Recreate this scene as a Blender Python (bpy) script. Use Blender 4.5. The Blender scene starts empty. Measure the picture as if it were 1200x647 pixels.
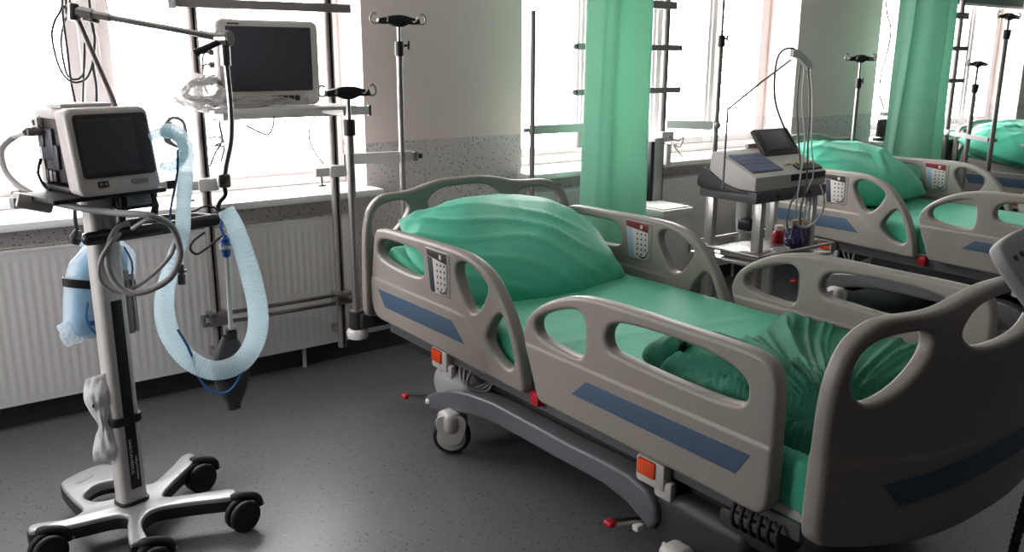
import bpy, bmesh, math, random
from mathutils import Vector, Matrix, noise
R = math.radians
PI = math.pi
random.seed(7)
SC = bpy.context.scene
COL = SC.collection

# ------------------------------------------------------------------ camera
FPX, PITCH, ROLL, YAW = 1018.33, R(14.1057), R(.20808), R(36.16666)
CAM = Vector((0, 0, 1.5))
FW = Vector((math.sin(YAW) * math.cos(PITCH), math.cos(YAW) * math.cos(PITCH), -math.sin(PITCH)))
_r = FW.cross(Vector((0, 0, 1))).normalized()
_u = _r.cross(FW)
CR = _r * math.cos(ROLL) + _u * math.sin(ROLL)
CU = _u * math.cos(ROLL) - _r * math.sin(ROLL)
cd = bpy.data.cameras.new('camera')
cd.sensor_width = 36
cd.lens = FPX / 1200 * 36
cd.clip_start = .05
cam = bpy.data.objects.new('camera', cd)
COL.objects.link(cam)
m = Matrix((CR, CU, -FW)).transposed().to_4x4()
m.translation = CAM
cam.matrix_world = m
SC.camera = cam


def at(px, py, Y):
    """a point of the photograph as a point on the vertical plane y = Y of the room"""
    d = FW + CR * ((px - 600) / FPX) - CU * ((py - 323.5) / FPX)
    return CAM + d * (Y / d.y)


def atz(px, py, z):
    d = FW + CR * ((px - 600) / FPX) - CU * ((py - 323.5) / FPX)
    return CAM + d * ((z - CAM.z) / d.z)


_hf = Vector((math.sin(YAW), math.cos(YAW), 0))
CART = Vector((.512, 2.773, 0))


def atc(px, py, o=0):
    """a point beside the ventilator cart, o metres beyond its column"""
    d = FW + CR * ((px - 600) / FPX) - CU * ((py - 323.5) / FPX)
    return CAM + d * ((CART.dot(_hf) + o) / d.dot(_hf))


# ------------------------------------------------------------------ materials
def srgb(r, g, b):
    f = lambda c: (c / 255 / 12.92) if c / 255 <= .04045 else ((c / 255 + .055) / 1.055) ** 2.4
    return (f(r), f(g), f(b), 1)


MATS = {}


def mat(name, col, rough=.5, metal=0, spec=.5, bump=0, bscale=60, var=0, vscale=8, trans=0, sheen=0):
    m = bpy.data.materials.new(name)
    m.use_nodes = True
    nt = m.node_tree
    b = nt.nodes['Principled BSDF']
    c = srgb(*col)
    b.inputs['Base Color'].default_value = c
    b.inputs['Roughness'].default_value = rough
    b.inputs['Metallic'].default_value = metal
    b.inputs['Specular IOR Level'].default_value = spec
    if sheen:
        b.inputs['Sheen Weight'].default_value = sheen
    tc = nt.nodes.new('ShaderNodeTexCoord')
    if var:
        n = nt.nodes.new('ShaderNodeTexNoise')
        n.inputs['Scale'].default_value = vscale
        n.inputs['Detail'].default_value = 5
        nt.links.new(tc.outputs['Object'], n.inputs['Vector'])
        mx = nt.nodes.new('ShaderNodeMix')
        mx.data_type = 'RGBA'
        mx.inputs[6].default_value = tuple(x * (1 - var) for x in c[:3]) + (1,)
        mx.inputs[7].default_value = tuple(min(1, x * (1 + var)) for x in c[:3]) + (1,)
        nt.links.new(n.outputs['Fac'], mx.inputs[0])
        nt.links.new(mx.outputs[2], b.inputs['Base Color'])
    if bump:
        n = nt.nodes.new('ShaderNodeTexNoise')
        n.inputs['Scale'].default_value = bscale
        n.inputs['Detail'].default_value = 6
        nt.links.new(tc.outputs['Object'], n.inputs['Vector'])
        bp = nt.nodes.new('ShaderNodeBump')
        bp.inputs['Strength'].default_value = bump
        bp.inputs['Distance'].default_value = .01
        nt.links.new(n.outputs['Fac'], bp.inputs['Height'])
        nt.links.new(bp.outputs['Normal'], b.inputs['Normal'])
    if trans:
        tr = nt.nodes.new('ShaderNodeBsdfTranslucent')
        tr.inputs['Color'].default_value = c
        ms = nt.nodes.new('ShaderNodeMixShader')
        ms.inputs[0].default_value = trans
        nt.links.new(b.outputs[0], ms.inputs[1])
        nt.links.new(tr.outputs[0], ms.inputs[2])
        nt.links.new(ms.outputs[0], nt.nodes['Material Output'].inputs['Surface'])
    MATS[name] = m
    return m


mat('plastic_beige', (143, 136, 130), .42, bump=.03, bscale=300)
mat('plastic_grey', (150, 150, 152), .45)
mat('plastic_lightgrey', (196, 192, 188), .4)
mat('plastic_white', (232, 230, 228), .35)
mat('plastic_black', (26, 26, 28), .4)
mat('rubber_black', (22, 22, 23), .6)
mat('chassis_grey', (96, 96, 102), .4)
mat('chassis_dark', (40, 40, 43), .5)
mat('stripe_blue', (66, 88, 112), .45)
mat('orange_lens', (222, 74, 24), .25)
mat('red_plastic', (178, 26, 38), .4)
mat('sheet_green', (60, 174, 140), .62, var=.06, vscale=3, bump=.12, bscale=45, sheen=.15)
mat('pillow_green', (62, 178, 146), .55, var=.05, vscale=4, bump=.12, bscale=45, sheen=.15)
mat('blanket_green', (36, 116, 91), .65, var=.08, vscale=6, bump=.25, bscale=60, spec=.3)
mat('curtain_green', (158, 204, 184), .75, trans=.52)
mat('steel', (170, 168, 166), .28, metal=1)
mat('steel_brushed', (150, 146, 144), .38, metal=.9, bump=.05, bscale=200)
mat('steel_dark', (138, 132, 131), .42, metal=.5)
mat('rail_white', (206, 204, 202), .4)
mat('frame_white', (226, 222, 222), .35)
mat('sill_white', (232, 232, 230), .3)
mat('radiator_white', (214, 212, 210), .4)
mat('screen_black', (74, 71, 78), .3, spec=.4)
mat('screen_dark', (56, 52, 55), .35)
mat('bezel_grey', (204, 199, 196), .4)
mat('label_grey', (140, 140, 142), .5)
mat('label_blue', (150, 168, 190), .4)
mat('label_red', (120, 40, 44), .4)
mat('label_dark', (54, 46, 46), .4)
mat('panel_dots', (38, 42, 58), .5)
mat('keypad_blue', (96, 104, 138), .45, var=.15, vscale=40)
mat('cable_black', (24, 24, 26), .5)
mat('cable_grey', (122, 118, 116), .5)
mat('hose_grey', (150, 148, 148), .5)
mat('cable_white', (210, 210, 208), .4)
mat('cart_metal', (168, 168, 172), .32, metal=.35)
mat('cart_edge', (34, 34, 37), .5)
mat('column_grey', (206, 202, 199), .4)
mat('mask_blue', (150, 205, 234), .45, bump=.2, bscale=40)
mat('mask_line', (48, 104, 160), .5)
mat('paper_white', (226, 226, 226), .5, bump=.5, bscale=30)
mat('filter_blue', (44, 100, 176), .35)
mat('bag_dark', (66, 66, 68), .5, bump=.2, bscale=25)
mat('trolley_metal', (200, 198, 196), .22, metal=.5)
mat('purple_plastic', (78, 60, 128), .4)
mat('yellow_plastic', (218, 180, 46), .4)
mat('blind_grey', (112, 128, 128), .7)
mat('lamp_white', (230, 230, 226), .5)
mat('door_paint', (196, 192, 186), .5)
mat('slat_grey', (64, 78, 84), .7)


def special():
    # clear pane: mostly see-through with a mirror-like sheen
    m = bpy.data.materials.new('window_glass')
    m.use_nodes = True
    nt = m.node_tree
    nt.nodes.remove(nt.nodes['Principled BSDF'])
    t = nt.nodes.new('ShaderNodeBsdfTransparent')
    g = nt.nodes.new('ShaderNodeBsdfGlossy')
    g.inputs['Roughness'].default_value = .02
    f = nt.nodes.new('ShaderNodeLayerWeight')
    f.inputs['Blend'].default_value = .25
    pw = nt.nodes.new('ShaderNodeMath')
    pw.operation = 'POWER'
    pw.inputs[1].default_value = 3.0
    nt.links.new(f.outputs['Facing'], pw.inputs[0])
    sc = nt.nodes.new('ShaderNodeMath')
    sc.operation = 'MULTIPLY'
    sc.inputs[1].default_value = .35
    nt.links.new(pw.outputs[0], sc.inputs[0])
    x = nt.nodes.new('ShaderNodeMixShader')
    nt.links.new(sc.outputs[0], x.inputs[0])
    nt.links.new(t.outputs[0], x.inputs[1])
    nt.links.new(g.outputs[0], x.inputs[2])
    nt.links.new(x.outputs[0], nt.nodes['Material Output'].inputs['Surface'])
    MATS['window_glass'] = m
    # crinkled clear plastic film and translucent tubing
    for name, col, rough, tr, bs in (('clear_film', (205, 203, 203), .18, .42, 34), ('hose_blue', (222, 240, 246), .3, .16, 30), ('film_blue', (222, 234, 242), .2, .55, 40)):
        m = bpy.data.materials.new(name)
        m.use_nodes = True
        nt = m.node_tree
        b = nt.nodes['Principled BSDF']
        b.inputs['Base Color'].default_value = srgb(*col)
        b.inputs['Roughness'].default_value = rough
        t = nt.nodes.new('ShaderNodeBsdfTransparent')
        tl = nt.nodes.new('ShaderNodeBsdfTranslucent')
        tl.inputs['Color'].default_value = srgb(*col)
        x1 = nt.nodes.new('ShaderNodeMixShader')
        x1.inputs[0].default_value = .62 if name == 'hose_blue' else .45
        nt.links.new(b.outputs[0], x1.inputs[1])
        nt.links.new(tl.outputs[0], x1.inputs[2])
        x = nt.nodes.new('ShaderNodeMixShader')
        x.inputs[0].default_value = tr
        nt.links.new(x1.outputs[0], x.inputs[1])
        nt.links.new(t.outputs[0], x.inputs[2])
        nt.links.new(x.outputs[0], nt.nodes['Material Output'].inputs['Surface'])
        n = nt.nodes.new('ShaderNodeTexNoise')
        n.inputs['Scale'].default_value = bs
        n.inputs['Detail'].default_value = 3
        tc = nt.nodes.new('ShaderNodeTexCoord')
        nt.links.new(tc.outputs['Object'], n.inputs['Vector'])
        bp = nt.nodes.new('ShaderNodeBump')
        bp.inputs['Strength'].default_value = .5
        bp.inputs['Distance'].default_value = .02
        nt.links.new(n.outputs['Fac'], bp.inputs['Height'])
        nt.links.new(bp.outputs['Normal'], b.inputs['Normal'])
        MATS[name] = m

    def speckle(name, base, dark, light, scale, rough, zsplit=None, plain=None, amount=.16):
        m = bpy.data.materials.new(name)
        m.use_nodes = True
        nt = m.node_tree
        b = nt.nodes['Principled BSDF']
        b.inputs['Roughness'].default_value = rough
        geo = nt.nodes.new('ShaderNodeNewGeometry')
        v = nt.nodes.new('ShaderNodeTexVoronoi')
        v.inputs['Scale'].default_value = scale
        nt.links.new(geo.outputs['Position'], v.inputs['Vector'])
        cut = nt.nodes.new('ShaderNodeMath')
        cut.operation = 'LESS_THAN'
        nt.links.new(v.outputs['Distance'], cut.inputs[0])
        cut.inputs[1].default_value = .42
        sep = nt.nodes.new('ShaderNodeSeparateColor')
        nt.links.new(v.outputs['Color'], sep.inputs[0])

        def layer(prev, chan, thr, colr):
            lt = nt.nodes.new('ShaderNodeMath')
            lt.operation = 'LESS_THAN'
            nt.links.new(sep.outputs[chan], lt.inputs[0])
            lt.inputs[1].default_value = thr
            mu = nt.nodes.new('ShaderNodeMath')
            mu.operation = 'MULTIPLY'
            nt.links.new(lt.outputs[0], mu.inputs[0])
            nt.links.new(cut.outputs[0], mu.inputs[1])
            mx = nt.nodes.new('ShaderNodeMix')
            mx.data_type = 'RGBA'
            nt.links.new(mu.outputs[0], mx.inputs[0])
            if isinstance(prev, tuple):
                mx.inputs[6].default_value = prev
            else:
                nt.links.new(prev, mx.inputs[6])
            mx.inputs[7].default_value = colr
            return mx.outputs[2]
        c = layer(srgb(*base), 0, amount, srgb(*dark))
        c = layer(c, 1, amount * .6, srgb(*light))
        if zsplit:
            sx = nt.nodes.new('ShaderNodeSeparateXYZ')
            nt.links.new(geo.outputs['Position'], sx.inputs[0])
            gt = nt.nodes.new('ShaderNodeMath')
            gt.operation = 'GREATER_THAN'
            nt.links.new(sx.outputs['Z'], gt.inputs[0])
            gt.inputs[1].default_value = zsplit
            mx = nt.nodes.new('ShaderNodeMix')
            mx.data_type = 'RGBA'
            nt.links.new(gt.outputs[0], mx.inputs[0])
            nt.links.new(c, mx.inputs[6])
            mx.inputs[7].default_value = srgb(*plain)
            c = mx.outputs[2]
        nt.links.new(c, b.inputs['Base Color'])
        MATS[name] = m
        return b
    speckle('wall_paint', (206, 197, 197), (120, 122, 132), (208, 208, 206), 95, .6, 1.085, (232, 215, 211), amount=.2)
    b = speckle('floor_vinyl', (98, 99, 103), (48, 48, 53), (116, 116, 120), 105, .36, amount=.085)
    b.inputs['Specular IOR Level'].default_value = .45


special()
mat('ceiling_paint', (235, 233, 230), .85)
mat('wall_plain', (110, 108, 105), .8)
mat('wall_dark', (48, 50, 52), .8)  # for the unseen back wall, darkened to cut bounce light
mat('skirting_vinyl', (64, 64, 68), .4)


# ------------------------------------------------------------------ mesh builder
class MB:
    def __init__(s):
        s.bm = bmesh.new()
        s.mats = []

    def mi(s, name):
        if name not in s.mats:
            s.mats.append(name)
        return s.mats.index(name)

    def merge(s, tb, name):
        i = s.mi(name)
        for f in tb.faces:
            f.material_index = i
            f.smooth = True
        me = bpy.data.meshes.new('t')
        tb.to_mesh(me)
        tb.free()
        s.bm.from_mesh(me)
        bpy.data.meshes.remove(me)
        return s

    def box(s, c, size, m, rot=None, bev=0, seg=2, taper=None):
        tb = bmesh.new()
        bmesh.ops.create_cube(tb, size=1)
        for v in tb.verts:
            v.co = Vector((v.co.x * size[0], v.co.y * size[1], v.co.z * size[2]))
            if taper and v.co.z > 0:
                v.co.x *= taper[0]
                v.co.y *= taper[1]
        if bev:
            bmesh.ops.bevel(tb, geom=tb.edges[:], offset=min(bev, min(size) * .49), segments=seg, affect='EDGES', profile=.5)
        M = Matrix.Translation(Vector(c))
        if rot is not None:
            M = M @ (rot.to_4x4() if hasattr(rot, 'to_4x4') else Matrix.Rotation(rot, 4, 'Z'))
        tb.transform(M)
        return s.merge(tb, m)

    def cyl(s, a, b, r, m, r2=None, seg=20, bev=0):
        a, b = Vector(a), Vector(b)
        tb = bmesh.new()
        d = b - a
        bmesh.ops.create_cone(tb, cap_ends=True, segments=seg, radius1=r, radius2=r if r2 is None else r2, depth=d.length)
        if bev:
            es = [e for e in tb.edges if all(len(f.verts) > 4 for f in e.link_faces) or any(len(f.verts) > 4 for f in e.link_faces)]
            bmesh.ops.bevel(tb, geom=es, offset=bev, segments=2, affect='EDGES')
        q = Vector((0, 0, 1)).rotation_difference(d.normalized())
        tb.transform(Matrix.Translation((a + b) / 2) @ q.to_matrix().to_4x4())
        return s.merge(tb, m)

    def ball(s, c, r, m, seg=20, rot=None):
        tb = bmesh.new()
        bmesh.ops.create_uvsphere(tb, u_segments=seg, v_segments=seg // 2, radius=1)
        r = (r, r, r) if not hasattr(r, '__len__') else r
        M = Matrix.Translation(Vector(c))
        if rot is not None:
            M = M @ rot.to_4x4()
        tb.transform(M @ Matrix.Diagonal((*r, 1)))
        return s.merge(tb, m)

    def tube(s, pts, r, m, seg=10, smooth=True, closed=False, step=.02, corr=None, flat=1):
        pts = [Vector(p) for p in pts]
        if smooth:
            pts = catmull(pts, closed, step)
        tb = bmesh.new()
        n = len(pts)
        rings = []
        nrm = None
        acc = 0
        for i, p in enumerate(pts):
            a = pts[(i - 1) % n] if (closed or i) else pts[0]
            b = pts[(i + 1) % n] if (closed or i < n - 1) else pts[-1]
            t = (b - a).normalized()
            if nrm is None:
                nrm = t.orthogonal().normalized()
            nrm = (nrm - t * nrm.dot(t)).normalized()
            bi = t.cross(nrm)
            if i:
                acc += (p - pts[i - 1]).length
            rr = r(i / (n - 1)) if callable(r) else r
            if corr:
                rr *= 1 + corr[1] * math.sin(2 * PI * acc / corr[0])
            rings.append([tb.verts.new(p + (nrm * math.cos(2 * PI * k / seg) + bi * math.sin(2 * PI * k / seg) * flat) * rr) for k in range(seg)])
        for i in range(n if closed else n - 1):
            A, B = rings[i], rings[(i + 1) % n]
            for k in range(seg):
                tb.faces.new((A[k], A[(k + 1) % seg], B[(k + 1) % seg], B[k]))
        if not closed:
            tb.faces.new(rings[0][::-1])
            tb.faces.new(rings[-1])
        bmesh.ops.recalc_face_normals(tb, faces=tb.faces[:])
        return s.merge(tb, m)

    def bar(s, pts, w, h, m, up=(0, 0, 1), smooth=False, step=.02):
        """a flat bar w wide (sideways) and h high along a path"""
        pts = [Vector(p) for p in pts]
        if smooth:
            pts = catmull(pts, False, step)
        up = Vector(up)
        tb = bmesh.new()
        rings = []
        for i, p in enumerate(pts):
            t = (pts[min(i + 1, len(pts) - 1)] - pts[max(i - 1, 0)]).normalized()
            sd = t.cross(up).normalized()
            u2 = sd.cross(t)
            rings.append([tb.verts.new(p + sd * (a * w / 2) + u2 * (b * h / 2)) for a, b in ((-1, -1), (1, -1), (1, 1), (-1, 1))])
        for A, B in zip(rings, rings[1:]):
            for k in range(4):
                tb.faces.new((A[k], A[(k + 1) % 4], B[(k + 1) % 4], B[k]))
        tb.faces.new(rings[0][::-1])
        tb.faces.new(rings[-1])
        bmesh.ops.recalc_face_normals(tb, faces=tb.faces[:])
        return s.merge(tb, m)

    def lathe(s, prof, c, m, axis=(0, 0, 1), seg=32):
        tb = bmesh.new()
        rings = []
        for r, z in prof:
            rings.append([tb.verts.new((r * math.cos(2 * PI * k / seg), r * math.sin(2 * PI * k / seg), z)) for k in range(seg)])
        for A, B in zip(rings, rings[1:]):
            for k in range(seg):
                tb.faces.new((A[k], A[(k + 1) % seg], B[(k + 1) % seg], B[k]))
        tb.faces.new(rings[0][::-1])
        tb.faces.new(rings[-1])
        bmesh.ops.recalc_face_normals(tb, faces=tb.faces[:])
        q = Vector((0, 0, 1)).rotation_difference(Vector(axis).normalized())
        tb.transform(Matrix.Translation(Vector(c)) @ q.to_matrix().to_4x4())
        return s.merge(tb, m)

    def prism(s, loops, t0, t1, m, fn, bev=.008, res=3, cuts=(), zcuts=()):
        """outline with holes, from depth t0 to t1, rounded edges; fn maps (a, b, depth) to a point"""
        cu = bpy.data.curves.new('c', 'CURVE')
        cu.dimensions = '2D'
        cu.fill_mode = 'BOTH'
        cu.extrude = (t1 - t0) / 2 - bev
        cu.bevel_depth = bev
        cu.bevel_resolution = res
        cu.offset = -bev
        for lp in loops:
            sp = cu.splines.new('POLY')
            sp.points.add(len(lp) - 1)
            for p, q in zip(sp.points, lp):
                p.co = (q[0], q[1], 0, 1)
            sp.use_cyclic_u = True
        ob = bpy.data.objects.new('c', cu)
        COL.objects.link(ob)
        dg = bpy.context.evaluated_depsgraph_get()
        me = bpy.data.meshes.new_from_object(ob.evaluated_get(dg))
        bpy.data.objects.remove(ob)
        bpy.data.curves.remove(cu)
        tb = bmesh.new()
        tb.from_mesh(me)
        bpy.data.meshes.remove(me)
        bmesh.ops.remove_doubles(tb, verts=tb.verts[:], dist=1e-5)
        for a in cuts:
            bmesh.ops.bisect_plane(tb, geom=tb.verts[:] + tb.edges[:] + tb.faces[:], plane_co=(a, 0, 0), plane_no=(1, 0, 0), dist=1e-6)
        for a in zcuts:
            bmesh.ops.bisect_plane(tb, geom=tb.verts[:] + tb.edges[:] + tb.faces[:], plane_co=(0, a, 0), plane_no=(0, 1, 0), dist=1e-6)
        for v in tb.verts:
            v.co = Vector(fn(v.co.x, v.co.y, v.co.z + (t0 + t1) / 2))
        bmesh.ops.recalc_face_normals(tb, faces=tb.faces[:])
        return s.merge(tb, m)

    def grid(s, nu, nv, fn, m, closed_u=False, thick=0):
        tb = bmesh.new()
        V = [[tb.verts.new(fn(i / (nu if closed_u else nu - 1), j / (nv - 1))) for j in range(nv)] for i in range(nu)]
        for i in range(nu if closed_u else nu - 1):
            for j in range(nv - 1):
                a, b = V[i], V[(i + 1) % nu]
                tb.faces.new((a[j], b[j], b[j + 1], a[j + 1]))
        if thick:
            bmesh.ops.recalc_face_normals(tb, faces=tb.faces[:])
            bmesh.ops.solidify(tb, geom=tb.faces[:], thickness=thick)
        return s.merge(tb, m)

    def text(s, body, size, m, M, depth=.0006, align='CENTER'):
        cu = bpy.data.curves.new('t', 'FONT')
        cu.body = body
        cu.size = size
        cu.extrude = depth
        cu.align_x = align
        cu.align_y = 'CENTER'
        ob = bpy.data.objects.new('t', cu)
        COL.objects.link(ob)
        dg = bpy.context.evaluated_depsgraph_get()
        me = bpy.data.meshes.new_from_object(ob.evaluated_get(dg))
        bpy.data.objects.remove(ob)
        bpy.data.curves.remove(cu)
        tb = bmesh.new()
        tb.from_mesh(me)
        bpy.data.meshes.remove(me)
        tb.transform(M)
        return s.merge(tb, m)

    def build(s, name, parent=None, angle=38, **kw):
        me = bpy.data.meshes.new(name)
        s.bm.to_mesh(me)
        s.bm.free()
        for n in s.mats:
            me.materials.append(MATS[n])
        me.set_sharp_from_angle(angle=R(angle))
        o = bpy.data.objects.new(name, me)
        COL.objects.link(o)
        if parent:
            o.parent = parent
        for k, v in kw.items():
            o[k] = v
        return o


def catmull(P, closed=False, step=.02):
    out = []
    n = len(P)
    for i in range(n if closed else n - 1):
        p0 = P[(i - 1) % n] if (closed or i > 0) else P[0] * 2 - P[1]
        p1, p2 = P[i], P[(i + 1) % n]
        p3 = P[(i + 2) % n] if (closed or i < n - 2) else P[-1] * 2 - P[-2]
        k = max(2, int((p2 - p1).length / step))
        for j in range(k):
            t = j / k
            out.append(.5 * (2 * p1 + (p2 - p0) * t + (2 * p0 - 5 * p1 + 4 * p2 - p3) * t * t + (3 * p1 - p0 - 3 * p2 + p3) * t ** 3))
    if not closed:
        out.append(P[-1])
    return out


def smooth2(pts, step=.012):
    return [(v.x, v.y) for v in catmull([Vector((a, b, 0)) for a, b in pts], True, step)]


def rrect(x0, y0, x1, y1, r, k=5):
    out = []
    for cx, cy, a in ((x1 - r, y1 - r, 0), (x0 + r, y1 - r, 90), (x0 + r, y0 + r, 180), (x1 - r, y0 + r, 270)):
        for i in range(k + 1):
            t = R(a + 90 * i / k)
            out.append((cx + r * math.cos(t), cy + r * math.sin(t)))
    return out


def tag(o, label, cat, group=None):
    o['label'] = label
    o['category'] = cat
    if group:
        o['group'] = group
    return o


def thing(name, label, cat, loc=(0, 0, 0), rz=0, group=None):
    o = bpy.data.objects.new(name, None)
    o.empty_display_size = .1
    COL.objects.link(o)
    o.location = loc
    o.rotation_euler = (0, 0, rz)
    return tag(o, label, cat, group)


def copy_tree(o, parent=None):
    c = o.copy()
    COL.objects.link(c)
    if parent:
        c.parent = parent
    for ch in [x for x in SC.objects if x.parent == o]:
        copy_tree(ch, c)
    return c


def struct(o):
    o['kind'] = 'structure'
    return o


# ------------------------------------------------------------------ the room
YW = 3.95          # inner face of the window wall
YF = 4.20          # inner face of the window frames
X0, X1, YB, ZC = -1.3, 10.6, -2.0, 3.0
b = MB()
b.box(((X0 + X1) / 2, (YB + 4.3) / 2, -.05), (X1 - X0 + .4, 4.3 - YB + .4, .1), 'floor_vinyl')
struct(b.build('floor'))
b = MB()
b.box(((X0 + X1) / 2, (YB + 4.3) / 2, ZC + .05), (X1 - X0 + .4, 4.3 - YB + .4, .1), 'ceiling_paint')
struct(b.build('ceiling'))
OPEN = [(.04, 1.98), (2.95, 5.387), (6.40, 8.82)]
WT = 2.08
b = MB()
b.box(((X0 + X1) / 2, (YW + 4.3) / 2, .4175), (X1 - X0, 4.3 - YW, .835), 'wall_paint')
b.box(((X0 + X1) / 2, (YW + 4.3) / 2, (WT + ZC) / 2), (X1 - X0, 4.3 - YW, ZC - WT), 'wall_paint')
for a, c in ((X0, .04), (1.98, 2.95), (5.387, 6.40), (8.82, X1)):
    b.box(((a + c) / 2, (YW + 4.3) / 2, (.835 + WT) / 2), (c - a, 4.3 - YW, WT - .835), 'wall_paint')
struct(b.build('wall_front'))
LW0, LW1 = 2.55, 3.6     # unseen window, added in the left-hand wall to light the cart and rails
b = MB()
for y0, y1, z0, z1 in ((YB - .2, LW0, 0, ZC), (LW1, 4.5, 0, ZC), (LW0, LW1, 0, .835), (LW0, LW1, WT, ZC)):
    b.box((X0 - .1, (y0 + y1) / 2, (z0 + z1) / 2), (.2, y1 - y0, z1 - z0), 'wall_plain')
struct(b.build('wall_left'))
w = bpy.data.objects.new('window_4', None)  # the added side window, out of view, there for its daylight
COL.objects.link(w)
w['kind'] = 'structure'
b = MB()
for y in (LW0 + .04, (LW0 + LW1) / 2, LW1 - .04):
    b.box((X0 - .1, y, (.835 + WT) / 2), (.07, .08, WT - .835), 'frame_white', bev=.006)
for z in (.875, WT - .04):
    b.box((X0 - .1, (LW0 + LW1) / 2, z), (.066, LW1 - LW0, .08), 'frame_white', bev=.006)
b.build('window_frame', w)
b = MB()
b.box((X0 - .1, (LW0 + LW1) / 2, (.835 + WT) / 2), (.004, LW1 - LW0, WT - .85), 'window_glass')
b.build('window_pane', w)
for nm, c, sz in (('wall_right', (X1 + .1, (YB + 4.3) / 2, ZC / 2), (.2, 4.3 - YB + .4, ZC)),
                  ('wall_back', ((X0 + X1) / 2, YB - .1, ZC / 2), (X1 - X0 + .4, .2, ZC))):  # unseen back wall, set close and dark to keep the footboard dim
    struct(MB().box(c, sz, 'wall_dark' if nm == 'wall_back' else 'wall_plain').build(nm))
b = MB()
b.box(((X0 + X1) / 2, YW - .004, .05), (X1 - X0, .008, .10), 'skirting_vinyl')
struct(b.build('baseboard_front'))

MULL = [[(.04, .12), (.72, .90), (1.355, 1.445), (1.885, 1.98)],
        [(2.95, 3.03), (3.56, 3.635), (4.205, 4.295), (4.735, 4.825), (5.29, 5.387)],
        [(6.40, 6.49), (7.05, 7.22), (7.64, 7.73), (8.24, 8.35), (8.73, 8.82)]]
for i, (x0, x1) in enumerate(OPEN):
    w = bpy.data.objects.new('window_%d' % (i + 1), None)
    COL.objects.link(w)
    w['kind'] = 'structure'
    f = MB()
    f.box(((x0 + x1) / 2, YF + .035, .895), (x1 - x0, .11, .05), 'frame_white', bev=.006)
    f.box(((x0 + x1) / 2, YF + .045, .943), (x1 - x0, .07, .05), 'frame_white', bev=.008)
    f.box(((x0 + x1) / 2, YF + .045, WT - .05), (x1 - x0, .08, .1), 'frame_white', bev=.006)
    for a, c in MULL[i]:
        f.box(((a + c) / 2, YF + .042, (.9 + WT) / 2), (c - a, .078, WT - .9), 'frame_white', bev=.006)
        if a > x0 + .05 and c < x1 - .05:
            f.box(((a + c) / 2, YF, (.97 + WT) / 2), ((c - a) * .45, .02, WT - 1.0), 'frame_white', bev=.006)
    f.build('window_frame', w)
    g = MB()
    for (a, c), (d, e) in zip(MULL[i], MULL[i][1:]):
        g.box(((c + d) / 2, YF + .055, (.96 + WT) / 2), (d - c + .02, .004, WT - 1.02), 'window_glass')
    g.build('window_pane', w)
    s_ = MB()
    s_.box(((x0 + x1) / 2, (3.82 + YF) / 2 + .01, .8525), (x1 - x0 + .12 if False else x1 - x0 + .06, YF - 3.82 + .02, .035), 'sill_white', bev=.008)
    struct(s_.build('trim_%d' % (i + 1)))

# outside louvres, seen as faint lines through the right sashes
for (x0, x1, lab) in ((5.28, 5.88, 'faint horizontal sun louvre outside the right sash of the middle window'),
                      (8.55, 9.62, 'faint horizontal sun louvre outside the right sash of the farthest window')):
    b = MB()
    for k in range(15):
        b.cyl((x0, 4.62, .92 + k * .098), (x1, 4.62, .92 + k * .098), .0065, 'slat_grey', seg=6)
    for x in (x0, x1):
        b.cyl((x, 4.62, .86), (x, 4.62, 2.36), .006, 'slat_grey', seg=6)
        b.box((x, 4.46, 2.3), (.02, .34, .02), 'slat_grey')
        b.box((x, 4.46, .80), (.02, .34, .02), 'slat_grey')
        b.cyl((x, 4.62, .80), (x, 4.62, .87), .006, 'slat_grey', seg=6)
    tag(b.build('sun_louvre'), lab, 'louvre', 'louvres outside the windows')

# roller blind over the farthest window
t = thing('roller_blind', 'grey-green roller blind across the top of the farthest window', 'blind', (7.61, 4.02, 1.96))
MB().box((0, 0, .17), (2.40, .006, .32), 'blind_grey').build('fabric', t)
MB().box((0, 0, .0), (2.40, .03, .022), 'rail_white', bev=.004).build('bottom_bar', t)
MB().cyl((-1.2, 0, .335), (1.2, 0, .335), .03, 'blind_grey').build('roller', t)


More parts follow.
